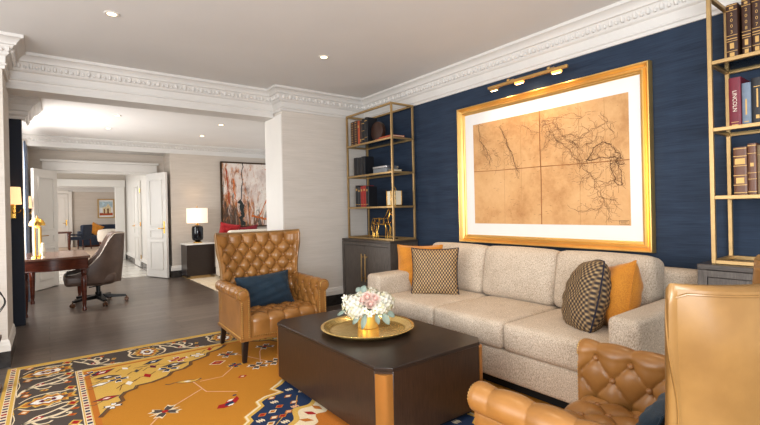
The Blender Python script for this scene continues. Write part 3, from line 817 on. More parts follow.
# ------------------------------------------------------------------ bookcases
ZC=.90
def cabinet(label,y0,y1):
    t=thing('storage_cabinet',label,'cabinet',(0,0,0),0,'charcoal oak cabinets under brass shelving')
    x0,x1=3.215,3.655
    MB().box(x0+.02,x1,y0+.004,y1-.004,.0,ZC-.03).build('carcass',M['cabinet'],t,bevel=.003)
    MB().box(x0,x1,y0,y1,ZC-.032,ZC).build('cabinet_top',M['cabtop'],t,bevel=.003)
    f=MB(); f.box(x0+.0,x0+.022,y0+.002,y0+.05,.02,ZC-.034).box(x0,x0+.022,y1-.05,y1-.002,.02,ZC-.034).box(x0,x0+.022,y0+.05,y1-.05,ZC-.075,ZC-.034).box(x0,x0+.022,y0+.05,y1-.05,.02,.07)
    f.build('face_frame',M['cabinet'],t,bevel=.002)
    ym=(y0+y1)/2
    for a,b,hy in ((y0+.054,ym-.002,ym-.04),(ym+.002,y1-.054,ym+.04)):
        d=MB(); d.box(x0+.006,x0+.024,a,b,.074,ZC-.079); d=d.build('door',M['cabinet'],t,bevel=.002)
        h=MB(); h.box(x0-.03,x0-.018,hy-.009,hy+.009,.37,.72).box(x0-.02,x0+.008,hy-.006,hy+.006,.40,.42).box(x0-.02,x0+.008,hy-.006,hy+.006,.67,.69)
        h.build('handle',M['brass'],d,bevel=.002)
    return t
SH=(2.145,1.735,1.32); ET=2.555; XF,XB=3.27,3.625
def etagere(label,y0,y1):
    t=thing('etagere',label,'shelving unit',(0,0,0),0,'brass shelving frames on cabinets')
    b=.023
    for x in (XF,XB-b):
        for y in (y0,y1-b):
            MB().box(x,x+b,y,y+b,ZC+.001,ET).build('post',M['brass'],t,bevel=.002)
    for z in (ET-b,ZC+.002):
        r=MB(); r.box(XF+b,XB-b,y0,y0+b,z,z+b).box(XF+b,XB-b,y1-b,y1,z,z+b).box(XF,XF+b,y0+b,y1-b,z,z+b).box(XB-b,XB,y0+b,y1-b,z,z+b)
        r.build('end_rails',M['brass'],t,bevel=.002)
    for z in SH:
        r=MB(); r.box(XF+b,XB-b,y0,y0+b,z-b,z).box(XF+b,XB-b,y1-b,y1,z-b,z).box(XF,XF+b,y0+b,y1-b,z-b,z).box(XB-b,XB,y0+b,y1-b,z-b,z)
        s=r.build('shelf',M['brass'],t,bevel=.002)
        MB().box(XF+b,XB-b,y0+b,y1-b,z-.012,z-.002).build('glass_panel',M['glass'],s)
    return t
cabinet('charcoal oak cabinet with two doors under the horse sculpture, in the room corner',4.075,5.135)
cabinet('charcoal oak cabinet behind the armchair seen from behind',-.06,1.005)
etagere('tall brass shelving frame holding the horse sculpture, in the room corner',4.07,5.06)
etagere('tall brass shelving frame with year-marked books at the right edge of the photo',-.03,.945)

# books -------------------------------------------------------------
def fmat(name,c,rough=.55,**k): return plain(name,c,rough,var=.12,scale=30,**k)
M['pages']=fmat('book_pages',(222,208,180),.9)
M['gilt']=plain('gilt_lettering',(196,158,98),.45,.4)
BK={k:fmat('book_'+k,c,r) for k,c,r in (('brown',(62,38,28),.4),('maroon',(112,28,46),.45),('blue',(112,124,140),.5),('blackb',(36,36,40),.45),('green',(36,48,48),.5),('tan',(128,108,82),.6),('redb',(150,40,34),.5),('black2',(26,27,32),.4),('orange',(176,80,44),.5),('leatherb',(104,66,46),.4),('greyb',(120,124,128),.4))}
def text_part(body,size,mat,parent,origin,xdir,updir,extr=.0006,name='lettering',align='CENTER',spacing=1.0):
    cu_=bpy.data.curves.new('lettering','FONT'); cu_.body=body; cu_.size=size; cu_.extrude=extr; cu_.align_x=align; cu_.align_y='CENTER'; cu_.space_line=spacing; cu_.resolution_u=3
    tmp=bpy.data.objects.new('lettering_tmp',cu_); COL.objects.link(tmp)
    bpy.context.view_layer.update()
    me=bpy.data.meshes.new_from_object(tmp.evaluated_get(bpy.context.evaluated_depsgraph_get()))
    bpy.data.objects.remove(tmp); me.name=name
    x=Vector(xdir).normalized(); u=Vector(updir).normalized(); n=x.cross(u)
    mm=Matrix((x,u,n)).transposed().to_4x4(); mm.translation=Vector(origin); me.transform(mm)
    me.materials.clear(); me.materials.append(mat)
    o=bpy.data.objects.new(name,me); COL.objects.link(o); o.parent=parent; return o
def book(label,y1,w,z,h,d,mat,x=XF+.085,decor=None,group=None,title=None,simple=False,lean=0):
    """upright book; spine looks to -x; spans y1-w..y1"""
    o=thing('book',label,'book',(x,y1-w/2,z),0,group)
    if lean: o.rotation_euler=(lean,0,0)
    c=MB(); 
    n=8; pr=[]
    for k in range(n+1):
        a=-PI/2+PI*k/n; pr.append((-.007*math.cos(a)*1.0,w/2*math.sin(a)))
    pts=pr+[(d,w/2),(d,w/2-.003),(.004,w/2-.003),(.004,-w/2+.003),(d,-w/2+.003),(d,-w/2)]
    c.prism(pts[::-1],0,h)
    c.k=1
    for z0,z1,wf in decor or (): c.box(-.0085,-.004,-w/2*wf,w/2*wf,h*z0,h*z1)
    c.build('cover',[mat,M['gilt']],o,ang=40)
    p=MB(); p.box(.004,d-.006,-w/2+.0035,w/2-.0035,.004,h-.004); p.build('pages',M['pages'],o,smooth=False)
    if title:
        body,size,mode=title
        if mode=='stack':
            for k,ch in enumerate(body): text_part(ch,size,M['gilt'],o,(-.0082,0,h*(.81-.105*k)),(0,-1,0),(0,0,1),name='lettering')
        else: text_part(body,size,M['pagesink'] if mode=='white' else M['gilt'],o,(-.0082,0,h*.52),(0,0,-1),(0,-1,0))
    return o
M['pagesink']=plain('white_lettering',(226,214,196),.5)
zs=SH
yr=[(.97,.985,.9),(.88,.89,.95),(.43,.44,.95),(.37,.385,.9),(.33,.34,.9),(.2,.3,.35),(.15,.16,.9),(.06,.13,.4),(.02,.03,.95),(.91,.95,.35)]
YG='year-marked leather volumes on the top brass shelf'
book('brown leather volume with gilt 2003 stacked down its spine',.868,.058,zs[0],.34,.24,BK['brown'],decor=yr,title=('2003',.027,'stack'),group=YG)
book('brown leather volume with gilt 2008 stacked down its spine',.792,.046,zs[0],.345,.24,BK['brown'],decor=yr,title=('2008',.027,'stack'),group=YG)
book('brown leather volume with gilt 2007 stacked down its spine',.744,.048,zs[0],.355,.24,BK['brown'],decor=yr,title=('2007',.027,'stack'),group=YG)
for k in range(1): book('plain brown volume at the frame edge beside the 2007 volume',.693-.05*k,.047,zs[0],.25+.02*k,.22,BK['leatherb'],decor=[(.2,.22,.95),(.7,.72,.95)],group='volumes at the frame edge of the top brass shelf')
book('maroon hardback lettered LINCOLN on its spine',.862,.060,zs[1],.30,.22,BK['maroon'],decor=[(.03,.05,.5),(.09,.10,.6)],title=('LINCOLN',.030,'white'),group='hardbacks on the middle brass shelf')
book('slim grey-blue hardback beside the maroon LINCOLN book',.799,.044,zs[1],.255,.2,BK['blue'],decor=[(.25,.62,.16),(.08,.1,.5)],group='hardbacks on the middle brass shelf')
book('black hardback with gilt spine beside the grey-blue one',.752,.055,zs[1],.275,.21,BK['blackb'],decor=[(.36,.76,.14),(.8,.815,.6),(.12,.2,.3)],group='hardbacks on the middle brass shelf')
book('dark green hardback cut off by the frame edge',.694,.06,zs[1],.25,.21,BK['green'],group='hardbacks on the middle brass shelf')
rib=[(.04,.055,.97),(.2,.215,1.0),(.4,.415,1.0),(.6,.615,1.0),(.8,.815,1.0),(.64,.76,.75),(.24,.36,.6),(.96,.975,.97)]
book('thick ribbed brown leather book with gilt bands',.846,.066,zs[2],.29,.2,BK['leatherb'],decor=rib,group='antique books on the lowest brass shelf')
book('narrower ribbed brown leather book beside the thick ribbed one',.777,.042,zs[2],.305,.2,BK['leatherb'],decor=[(.05,.065,.97),(.3,.31,1),(.42,.43,1),(.55,.62,.4),(.8,.81,1),(.95,.965,.97)],group='antique books on the lowest brass shelf')
book('wide faded tan cloth book cut off by the frame edge',.732,.10,zs[2],.29,.22,BK['tan'],decor=[(.8,.805,1),(.45,.455,1)],group='antique books on the lowest brass shelf')
# books in the corner shelving
dots=[(k*.1+.03,k*.1+.055,.45) for k in range(10)]
GT='volumes on the top shelf of the corner shelving'
yy=4.985
for lab,w_,h_,m_,dc in (('dark brown gilt-dotted volume at the wall end of the corner shelving top shelf',.082,.315,'brown',dots),('dark brown gilt-dotted volume second from the wall on the corner top shelf',.078,.318,'brown',dots),
    ('red-orange spined book on the corner shelving top shelf',.045,.31,'orange',[(.7,.8,.6)]),('slim brown book beside the red-orange one',.045,.30,'brown',[(.1,.2,.5)]),
    ('black volume with pale bands on the corner shelving top shelf',.062,.315,'black2',[(.15,.18,.9),(.5,.52,.9),(.8,.83,.9)]),('black volume next to the round brown album on the top shelf',.06,.325,'black2',[(.2,.22,.9),(.85,.88,.9)])):
    book(lab,yy,w_,zs[0],h_,.15,BK[m_],decor=dc,group=GT,x=XF+.03); yy-=w_+.003
g=MB(); g.M=Matrix.Translation((XF+.10,yy-.128,zs[0]+.125))@Matrix.Rotation(PI/2,4,'Y'); g.lathe([(.0,-.03),(.114,-.03),(.122,-.024),(.122,.024),(.118,.03),(0,.03)],28)
tag(g.build('rounded_album',BK['brown'],None,bevel=.002),'rounded brown leather object leaning by the black volumes on the top shelf','ornament')
def flat(name,label,x,y,z,w,d,h,mat,rz=0,group=None,cat='book'):
    o=thing(name,label,cat,(x,y,z),rz,group)
    c=MB(); c.box(-w/2,w/2,-d/2,d/2,0,.004).box(-w/2,w/2,-d/2,d/2,h-.004,h).box(-w/2,-w/2+.004,-d/2,d/2,.004,h-.004); c.build('cover',mat,o,smooth=False)
    MB().box(-w/2+.004,w/2-.006,-d/2+.006,d/2-.006,.0042,h-.0042).build('pages',M['pages'],o,smooth=False); return o
FG='books lying flat on the top corner shelf'
flat('book','thin rose-covered book lying flat at the bottom of the pair on the top shelf',3.43,4.30,zs[0],.22,.30,.018,BK['redb'],.1,FG)
flat('book','thin tan book lying flat on the rose-covered one on the top shelf',3.43,4.27,zs[0]+.0185,.2,.27,.018,BK['orange'],-.05,FG)
yy=4.93; GB='plain black volumes on the second corner shelf'
for k,h_ in enumerate((.24,.235,.24)): book(('plain black volume nearest the wall on the second corner shelf','second plain black volume from the wall on the second corner shelf','plain black volume nearest the silver box on the second corner shelf')[k],yy,.085,zs[1],h_,.14,BK['black2'],group=GB,x=XF+.03); yy-=.088
t=thing('keepsake_box','low grey and silver box on the second corner shelf','box',(3.40,4.37,zs[1]))
MB().box(-.09,.09,-.14,.14,0,.055).build('box_body',BK['greyb'],t,bevel=.004); MB().box(-.095,.095,-.145,.145,.0555,.085).build('lid',M['silver'],t,bevel=.004)
flat('book','small pale tan book lying flat by the front post on the second corner shelf',3.40,4.185,zs[1],.14,.11,.03,BK['tan'],0)
yy=4.90; GR='red and black books on the third corner shelf'
for lab,w_,h_,m_ in (('black book nearest the wall on the third corner shelf',.06,.285,'black2'),('black gilt-edged book left of the red pair on the third corner shelf',.05,.265,'blackb'),('bright red book beside the black gilt-edged one',.06,.27,'redb'),('bright red book touching the tall black volume',.06,.275,'redb'),('black volume at the inner end of the row beside the red pair',.06,.265,'black2')):
    book(lab,yy,w_,zs[2],h_,.13,BK[m_],decor=[(.75,.85,.5),(.1,.13,.7)],group=GR,x=XF+.03); yy-=w_+.002
t=thing('ivory_box','ivory block box with gold edging and looped gold handle on third corner shelf','box',(3.43,4.245,zs[2]))
for k in (-1,1):
    MB().box(-.05,.05,k*.042-.038,k*.042+.038,.012,.185).build('ivory_block',M['ivory'],t,bevel=.006)
g=MB()
for x in (-.052,.052):
    for y in (-.083,-.003,.003,.083): g.box(x-.004,x+.004,y-.004,y+.004,0,.19)
g.box(-.055,.055,-.087,.087,0,.012); g.build('gold_edging',M['polbrass'],t,bevel=.001)
g=MB(); g.tube([(0,.0+.04*math.cos(a),.185+.05*math.sin(a)) for a in [PI*k/12 for k in range(13)]],.006,8); g.build('handle',M['polbrass'],t)
# wire horse
hs=thing('horse_sculpture','open gold wire horse sculpture on a black base standing on the corner cabinet','sculpture',(3.36,4.42,ZC+.001)); hs.scale=(1.14,1.14,1.14)
MB().box(-.075,.075,-.19,.19,0,.022).build('base',M['black'],hs,bevel=.003)
def hw_(pts,r=.0048): return ([(x,-y,z) for x,y,z in pts],r)
wires=[]
for sx in (-.03,.03):
    wires+= [hw_([(sx*.8,.10,.022),(sx*.8,.098,.08),(sx,.112,.13),(sx,.10,.18)]),hw_([(sx*.8,-.10,.022),(sx*.8,-.118,.085),(sx,-.095,.14),(sx,-.115,.19)])]
    wires+= [hw_([(sx*.8,.13,.022),(sx*.8,.125,.08),(sx,.13,.14)],.004),hw_([(sx*.8,-.13,.022),(sx*.8,-.14,.09),(sx,-.13,.15)],.004)]
    wires+= [hw_([(sx*1.0,-.14,.185),(sx*1.1,-.08,.168),(sx*1.1,.0,.172),(sx*1.1,.08,.165),(sx*1.0,.13,.19),(sx,.16,.23),(sx*.7,.175,.29),(sx*.5,.165,.325)]),
             hw_([(sx*.7,-.15,.19),(sx*.9,-.12,.235),(sx*.8,-.05,.235),(sx*.8,.03,.225),(sx*.8,.09,.245),(sx*.6,.12,.29),(sx*.4,.135,.325)])]
    wires+= [hw_([(sx*1.0,a,.170),(sx*1.3,a+.01,.20),(sx*.8,a,.236)],.0035) for a in (-.09,-.01,.07)]
    wires+= [hw_([(sx*.5,.165,.325),(sx*.5,.205,.30),(sx*.4,.225,.27),(sx*.3,.205,.262),(sx*.4,.175,.285)]),hw_([(sx*.4,.14,.325),(sx*.5,.145,.345)],.004)]
wires+= [hw_([(0,-.15,.20),(0,-.18,.19),(0,-.195,.14),(0,-.185,.10)]),hw_([(0,.13,.33),(0,.10,.29),(0,.075,.25)],.004),hw_([(0,.13,.335),(0,.17,.335),(0,.215,.295)],.005)]
b=MB()
for p,r in wires: b.tube(p,r,6)
b.build('wire_body',M['polbrass'],hs)

# ------------------------------------------------------------------ framed map and picture light
fm=thing('framed_map','large antique survey map in a wide white mat and gold frame above the sofa','framed map',(0,0,0))
fy0,fy1,fz0,fz1=1.405,3.345,.908,2.356
prof=[(0,XW-.004),(0,XW-.056),(.005,XW-.066),(.013,XW-.066),(.018,XW-.058),(.034,XW-.036),(.046,XW-.031),(.049,XW-.042),(.058,XW-.050),(.068,XW-.044),(.071,XW-.03),(.080,XW-.024),(.083,XW-.014)]
g=MB(); cor=[(fy0,fz0,1,1),(fy1,fz0,-1,1),(fy1,fz1,-1,-1),(fy0,fz1,1,-1)]
k=len(prof); vs=[]
for y,z,sy,sz in cor:
    for d,x in prof: vs.append((x,y+sy*d,z+sz*d))
fs=[]
for c_ in range(4):
    n_=(c_+1)%4
    for i in range(k-1): fs.append((c_*k+i,n_*k+i,n_*k+i+1,c_*k+i+1))
g.add(vs,fs); g.build('frame',M['goldleaf'],fm,ang=30)
MB().box(XW-.018,XW-.004,fy0+.07,fy1-.07,fz0+.07,fz1-.07).build('mat_board',M['matwhite'],fm,smooth=False)
my0,my1,mz0,mz1=1.574,3.152,1.110,2.158
MP=lambda a,b,o: (XW-.0195-o,my1+(my0-my1)*a,mz1+(mz0-mz1)*b)
g=MB(); g.box(XW-.0195,XW-.0175,my0,my1,mz0,mz1)
def strip(pts,w,o,k):
    g.k=k; P_=[Vector(MP(a,b,o)) for a,b in pts]; L_=[];
    for i,p in enumerate(P_):
        d=(P_[min(i+1,len(P_)-1)]-P_[max(i-1,0)]).normalized(); n=Vector((1,0,0)).cross(d)*w*.5; L_+= [tuple(p+n),tuple(p-n)]
    g.add(L_,[(2*i,2*i+2,2*i+3,2*i+1) for i in range(len(P_)-1)])
def frac(pts,amp,it=3):
    for _ in range(it):
        q=[pts[0]]
        for a,b in zip(pts,pts[1:]):
            l=math.dist(a,b); q.append(((a[0]+b[0])/2+R.gauss(0,amp)*l*.7,(a[1]+b[1])/2+R.gauss(0,amp)*l)); q.append(b)
        pts=q
    return pts
LN=[[[0.045,0.009],[0.056,0.125],[0.064,0.183],[0.086,0.225],[0.11,0.266],[0.125,0.325],[0.145,0.365],[0.132,0.419]],[[0.08,0.223],[0.097,0.32],[0.123,0.38]],[[0.22,0.07],[0.239,0.128],[0.255,0.186],[0.274,0.243],[0.287,0.299],[0.309,0.355],[0.318,0.41],[0.339,0.483],[0.352,0.519]],[[0.265,0.241],[0.286,0.352],[0.334,0.499]],[[0.386,0.094],[0.425,0.138],[0.488,0.186]],[[0.539,0.099],[0.561,0.17],[0.595,0.242],[0.623,0.297]],[[0.52,0.144],[0.581,0.126],[0.626,0.186],[0.647,0.254],[0.702,0.313],[0.733,0.366],[0.743,0.429]],[[0.647,0.254],[0.692,0.248],[0.745,0.291],[0.798,0.242],[0.838,0.222],[0.898,0.193],[0.906,0.253]],[[0.733,0.366],[0.776,0.343],[0.817,0.336],[0.838,0.296]],[[0.603,0.164],[0.555,0.234],[0.529,0.327]],[[0.702,0.313],[0.69,0.389],[0.721,0.456],[0.742,0.475]],[[0.521,0.095],[0.616,0.087],[0.758,0.125]],[[0.579,0.207],[0.624,0.297],[0.668,0.353],[0.711,0.423]],[[0.784,0.472],[0.816,0.411],[0.847,0.363],[0.866,0.347],[0.905,0.369],[0.928,0.408],[0.954,0.45],[0.964,0.489],[0.931,0.474],[0.893,0.477],[0.855,0.466],[0.815,0.477],[0.784,0.472]],[[0.912,0.491],[0.906,0.529],[0.915,0.588],[0.929,0.648],[0.95,0.693],[0.965,0.688],[0.962,0.622],[0.945,0.555],[0.936,0.504],[0.952,0.535],[0.976,0.53]],[[0.752,0.507],[0.789,0.573],[0.822,0.636],[0.841,0.727],[0.869,0.817],[0.887,0.876],[0.892,0.949]],[[0.831,0.696],[0.891,0.672],[0.929,0.648]],[[0.726,0.889],[0.789,0.875],[0.849,0.861]],[[0.793,0.588],[0.761,0.615],[0.746,0.644]],[[0.85,0.772],[0.898,0.804],[0.926,0.8]],[[.16,.28],[.2,.35],[.19,.45]]]
strip([(.505,0),(.503,.3),(.507,.6),(.504,1)],.011,.0006,1); strip([(0,.475),(.2,.485),(.5,.49),(.75,.5),(1,.505)],.008,.0006,1)
for a in (.245,.37,.74,.88): strip([(a,0),(a+.003,.5),(a,1)],.004,.0005,2)
for i,l in enumerate(LN):
    dark = i in (0,2,13,14)
    strip(frac(l,.13,3),.0048 if dark else .003,.0009,3 if dark else 4)
    strip(frac([(a+.010,b+.006) for a,b in l],.14,3),.0022,.0009,4)
    for a,b in l:
        for _ in range(5 if l[0][0]>.5 else 3):
            ang=R.uniform(0,2*PI); l2=R.uniform(.03,.11)
            strip(frac([(a,b),(a+l2*.66*math.cos(ang),min(.98,max(.02,b+l2*math.sin(ang))))],.2,2),.0020,.0009,4) if .02<a+l2*.66*math.cos(ang)<.98 else None
for _ in range(150):
    a=R.uniform(.03,.95); b=R.uniform(.03,.95); strip([(a,b),(a+R.uniform(.006,.02),b+R.uniform(-.006,.006))],.0022,.0009,4)
for q in ([(.945,.962),(.992,.962),(.992,.99),(.945,.99),(.945,.962)],[(.952,.971),(.985,.971)],[(.952,.98),(.978,.98)]): strip(q,.003,.0009,3)
g.k=0; g.build('map_sheet',[M['oldpaper'],M['mapfold'],M['mapfaint'],M['mapink'],M['mapink2']],fm,smooth=False,weld=False)
pl=thing('picture_light','long brass picture light with three warm lamps above the framed map','picture light',(0,0,0))
g=MB(); zb=2.45; xb=XW-.17; 
g.box(xb-.015,xb+.015,1.985,2.815,zb-.014,zb+.014); g.build('bar',M['darkbrass'],pl,bevel=.006)
for y in (2.58,2.16):
    g=MB(); g.tube([(XW-.002,y,zb+.03),(XW-.09,y,zb+.045),(xb,y,zb+.015)],.008,8); g.tube([(XW-.002,y,zb+.03),(XW-.014,y,zb+.03)],.03,16); g.ball((xb,y,zb+.024),.016); g.build('bracket',M['darkbrass'],pl)
for y in (2.745,2.46,2.085):
    g=MB(); g.box(xb-.014,xb+.014,y-.045,y+.045,zb-.036,zb-.015); h_=g.build('lamp_head',M['bulbdim'] if y<2.7 else M['darkbrass'],pl,bevel=.004)
    g=MB(); g.box(xb-.010,xb+.010,y-.035,y+.035,zb-.0395,zb-.0365); g.build('lens',M['bulb'],h_)
# ------------------------------------------------------------------ ceiling downlights
def downlight(label,x,y,z,grp):
    t=thing('downlight',label,'downlight',(x,y,z),0,grp)
    g=MB(); g.lathe([(.034,-.004),(.048,-.007),(.055,-.004),(.056,-.0005)],28,cap=False); g.build('trim_ring',M['trimw'],t)
    g=MB(); g.lathe([(0,-.0025),(.033,-.0025),(.034,-.0005),(0,-.0005)],24); g.build('lens',M['bulb'],t)
downlight('recessed ceiling downlight above the opening side of the main room',.425,3.93,CZ,'downlights in the main ceiling')
downlight('recessed ceiling downlight near the cornice corner of the main room',2.256,3.87,CZ,'downlights in the main ceiling')
for x,y,l in ((.81,7.15,'recessed downlight over the desk side of the second room, nearer one'),(.81,8.26,'recessed downlight over the desk side of the second room, farther one'),(2.23,7.09,'recessed downlight on the painting side of the second room, nearer one'),(2.26,8.28,'recessed downlight on the painting side of the second room, farther one')):
    downlight(l,x,y,2.68,'downlights in the second room ceiling')
# ------------------------------------------------------------------ patterned rug
RC={'gold':(192,132,48),'yellow':(214,174,90),'char':(90,80,74),'cream':(232,214,182),'red':(168,42,40),'navy':(44,60,90),'maroon':(104,38,60),'orange':(192,118,48),'white':(238,232,222),'brown':(120,84,50),'pink':(222,176,140)}
def rugmat(k,c):
    t=NT('rug_wool_'+k); v=t.coord(); n=t.noise(v,420,2,.6); a=lin(c)
    t.col(t.ramp(n,[(.32,tuple(x*.78 for x in a)),(.68,tuple(min(1,x*1.12) for x in a))])); t.set(Roughness=.95); t.b.inputs['Specular IOR Level'].default_value=.15
    t.bump(n,.5,.004); return t.m
RK=list(RC); RM=[rugmat(k,RC[k]) for k in RK]
rx0,rx1,ry0,ry1=-.285,3.19,-.60,4.86
rxc,ryc=(rx0+rx1)/2,(ry0+ry1)/2
g=MB(); g.k=RK.index('gold'); g.box(rx0,rx1,ry0,ry1,.0005,.0045)
LZ=[.0045]
def poly(pts,col,layer=1,flip=None):
    g.k=RK.index(col); z=.0045+.0003*layer
    a=sum(p[0]*q[1]-q[0]*p[1] for p,q in zip(pts,pts[1:]+pts[:1]))
    if a<0: pts=pts[::-1]
    g.add([(x,y,z) for x,y in pts],[list(range(len(pts)))])
def line(pts,w,col,layer=2,closed=False):
    g.k=RK.index(col); z=.0045+.0003*layer; n=len(pts); vs=[]
    ws=w if isinstance(w,(list,tuple)) else [w]*n
    for i,p in enumerate(pts):
        a=pts[(i-1)%n] if closed or i>0 else p; b=pts[(i+1)%n] if closed or i<n-1 else p
        d=Vector((b[0]-a[0],b[1]-a[1])); d=d.normalized() if d.length>1e-9 else Vector((1,0)); q=Vector((-d.y,d.x))*ws[i]/2
        vs+= [(p[0]+q.x,p[1]+q.y,z),(p[0]-q.x,p[1]-q.y,z)]
    m_=n if closed else n-1
    g.add(vs,[(2*i,2*i+1,2*((i+1)%n)+1,2*((i+1)%n)) for i in range(m_)])
def smooth(pts,k=4):
    out=[]
    P_=[pts[0]]+list(pts)+[pts[-1]]
    for i in range(1,len(P_)-2):
        for j in range(k):
            t=j/k; a,b,c,d=P_[i-1:i+3]
            out.append(tuple(.5*((2*b[q])+(c[q]-a[q])*t+(2*a[q]-5*b[q]+4*c[q]-d[q])*t*t+(3*b[q]-a[q]-3*c[q]+d[q])*t**3) for q in (0,1)))
    out.append(pts[-1]); return out
def rect(x0,x1,y0,y1,col,layer): poly([(x0,y0),(x1,y0),(x1,y1),(x0,y1)],col,layer)
def frame_band(d0,d1,col,layer):
    rect(rx0+d0,rx0+d1,ry0+d0,ry1-d0,col,layer); rect(rx1-d1,rx1-d0,ry0+d0,ry1-d0,col,layer)
    rect(rx0+d1,rx1-d1,ry0+d0,ry0+d1,col,layer); rect(rx0+d1,rx1-d1,ry1-d1,ry1-d0,col,layer)
frame_band(0,.085,'yellow',1); frame_band(.085,.45,'char',1); frame_band(.45,.50,'yellow',1); frame_band(.50,.535,'orange',1)
for d,w_ in ((.022,.036),(.458,.034)):
    for x in (rx0+d,rx1-d-w_):
        rect(x,x+w_,ry0+d,ry1-d,'cream',2)
        n=int((ry1-ry0-2*d)/.052)
        for k in range(n):
            y=ry0+d+.052*k; rect(x+.004,x+w_-.004,y+.008,y+.034,('maroon','navy','maroon','red')[k%4],3)
for d in (.0805,.448): 
    for (a,b) in (((rx0+d,ry0+d),(rx0+d,ry1-d)),((rx0+d,ry1-d),(rx1-d,ry1-d)),((rx1-d,ry1-d),(rx1-d,ry0+d)),((rx1-d,ry0+d),(rx0+d,ry0+d))): line([a,b],.006,'cream',3)
def xf(cx,cy,ang,sx=1,sy=1):
    c,s=math.cos(ang),math.sin(ang)
    return lambda p:(cx+(p[0]*sx)*c-(p[1]*sy)*s, cy+(p[0]*sx)*s+(p[1]*sy)*c)
def palmette(T):
    out=[(-.17,-.01),(-.12,.035),(-.09,.03),(-.075,.065),(-.03,.055),(.0,.085),(.03,.055),(.06,.075),(.07,.04),(.11,.06),(.115,.03),(.17,.035),(.15,.0),(.17,-.03),(.115,-.025),(.11,-.055),(.07,-.038),(.06,-.07),(.03,-.05),(.0,-.08),(-.03,-.05),(-.075,-.06),(-.09,-.028),(-.12,-.04)]
    poly([T(p) for p in out],'yellow',2); poly([T((p[0]*.88,p[1]*.78)) for p in out],'orange',3)
    poly([T((p[0]*.72,p[1]*.55)) for p in out],'char',4)
    inn=[(-.10,.0),(-.06,.03),(-.03,.024),(.0,.042),(.03,.024),(.07,.03),(.09,.0),(.07,-.03),(.03,-.024),(.0,-.042),(-.03,-.024),(-.06,-.03)]
    poly([T(p) for p in inn],'white',5); poly([T((p[0]*.55,p[1]*.55)) for p in inn],'maroon',6); poly([T((p[0]*.26,p[1]*.3)) for p in inn],'yellow',7)
    line([T(p) for p in [(-.17,-.01),(-.19,-.03),(-.185,-.09)]],.007,'yellow',2)
def vine(T):
    line([T(p) for p in smooth([(-.165,-.12),(-.15,-.05),(-.11,-.005),(-.04,.01),(.04,.02),(.10,.055),(.15,.105)])],[.012+.022*math.sin(PI*k/24) for k in range(25)],'cream',4)
    line([T(p) for p in smooth([(-.13,-.02),(-.06,.055),(.0,.075),(.07,.115),(.13,.145)])],.018,'cream',4)
    line([T(p) for p in smooth([(.0,.012),(.05,-.02),(.10,-.015),(.115,.012),(.09,.02)],3)],.017,'cream',4)
    line([T(p) for p in smooth([(-.08,.0),(-.05,-.05),(.0,-.06),(.02,-.04)],3)],.016,'cream',4)
    line([T(p) for p in smooth([(.06,.10),(.09,.07),(.12,.08)],3)],.015,'cream',4)
    for (a,b,c1,c2) in ((-.045,.035,'red','white'),(.12,-.03,'orange','red'),(-.13,-.075,'orange','maroon'),(-.02,-.095,'yellow','red'),(.14,.05,'orange','red')):
        poly([T((a-.03,b)),T((a-.01,b+.020)),T((a+.028,b+.006)),T((a+.012,b-.017))],c1,5); poly([T((a-.012,b)),T((a,b+.009)),T((a+.013,b+.002)),T((a+.002,b-.008))],c2,6)
    line([T(p) for p in smooth([(-.17,-.13),(-.178,-.02),(-.165,.08),(-.175,.16)],3)],.006,'cream',4)
def diamond(cx,cy,a,b,col,layer,ang=.4):
    T=xf(cx,cy,ang); poly([T((-a,0)),T((0,b)),T((a,0)),T((0,-b))],col,layer)
def scroll(T):
    for s in (1,-1):
        line([T((x,y*s)) for x,y in smooth([(-.16,.05),(-.10,.125),(.0,.150),(.08,.125),(.13,.135),(.165,.10),(.15,.07)],4)],[.008+.012*math.sin(PI*k/24) for k in range(25)],'cream',3)
        line([T((x,y*s)) for x,y in smooth([(-.02,.15),(.03,.105),(.075,.09)],3)],.012,'cream',3)
by=rx0+.268
k=0; y=4.56
while y>ry0+.3:
    palmette(xf(by,y,0.05,1,1.55)); palmette(xf(2*rxc-by,y,PI,1,1.55)); scroll(xf(by,y,0)); scroll(xf(2*rxc-by,y,PI))
    vine(xf(by,y-.35,0,1.03,1.25)); vine(xf(2*rxc-by,y-.35,PI,1.03,1.25))
    for q_ in (-.17,.17):
        for X_,A_ in ((by+.135,1),(2*rxc-by-.135,-1)):
            diamond(X_,y+q_,.040,.05,'yellow',4,.2); diamond(X_,y+q_,.026,.032,'red',5,.2); diamond(X_-.26*A_,y+q_+.02,.034,.04,'orange',4,.2); diamond(X_-.26*A_,y+q_+.02,.018,.02,'cream',5,.2)
    y-=.70
x=.36
while x<rx1-.4:
    for yy_,s in ((ry1-.268,1),(ry0+.268,-1)):
        vine(xf(x-.02,yy_,PI/2*s,1.03,1.2)); palmette(xf(x+.36,yy_,PI/2*s,.95,1.55)); scroll(xf(x+.36,yy_,PI/2*s))
    x+=.70
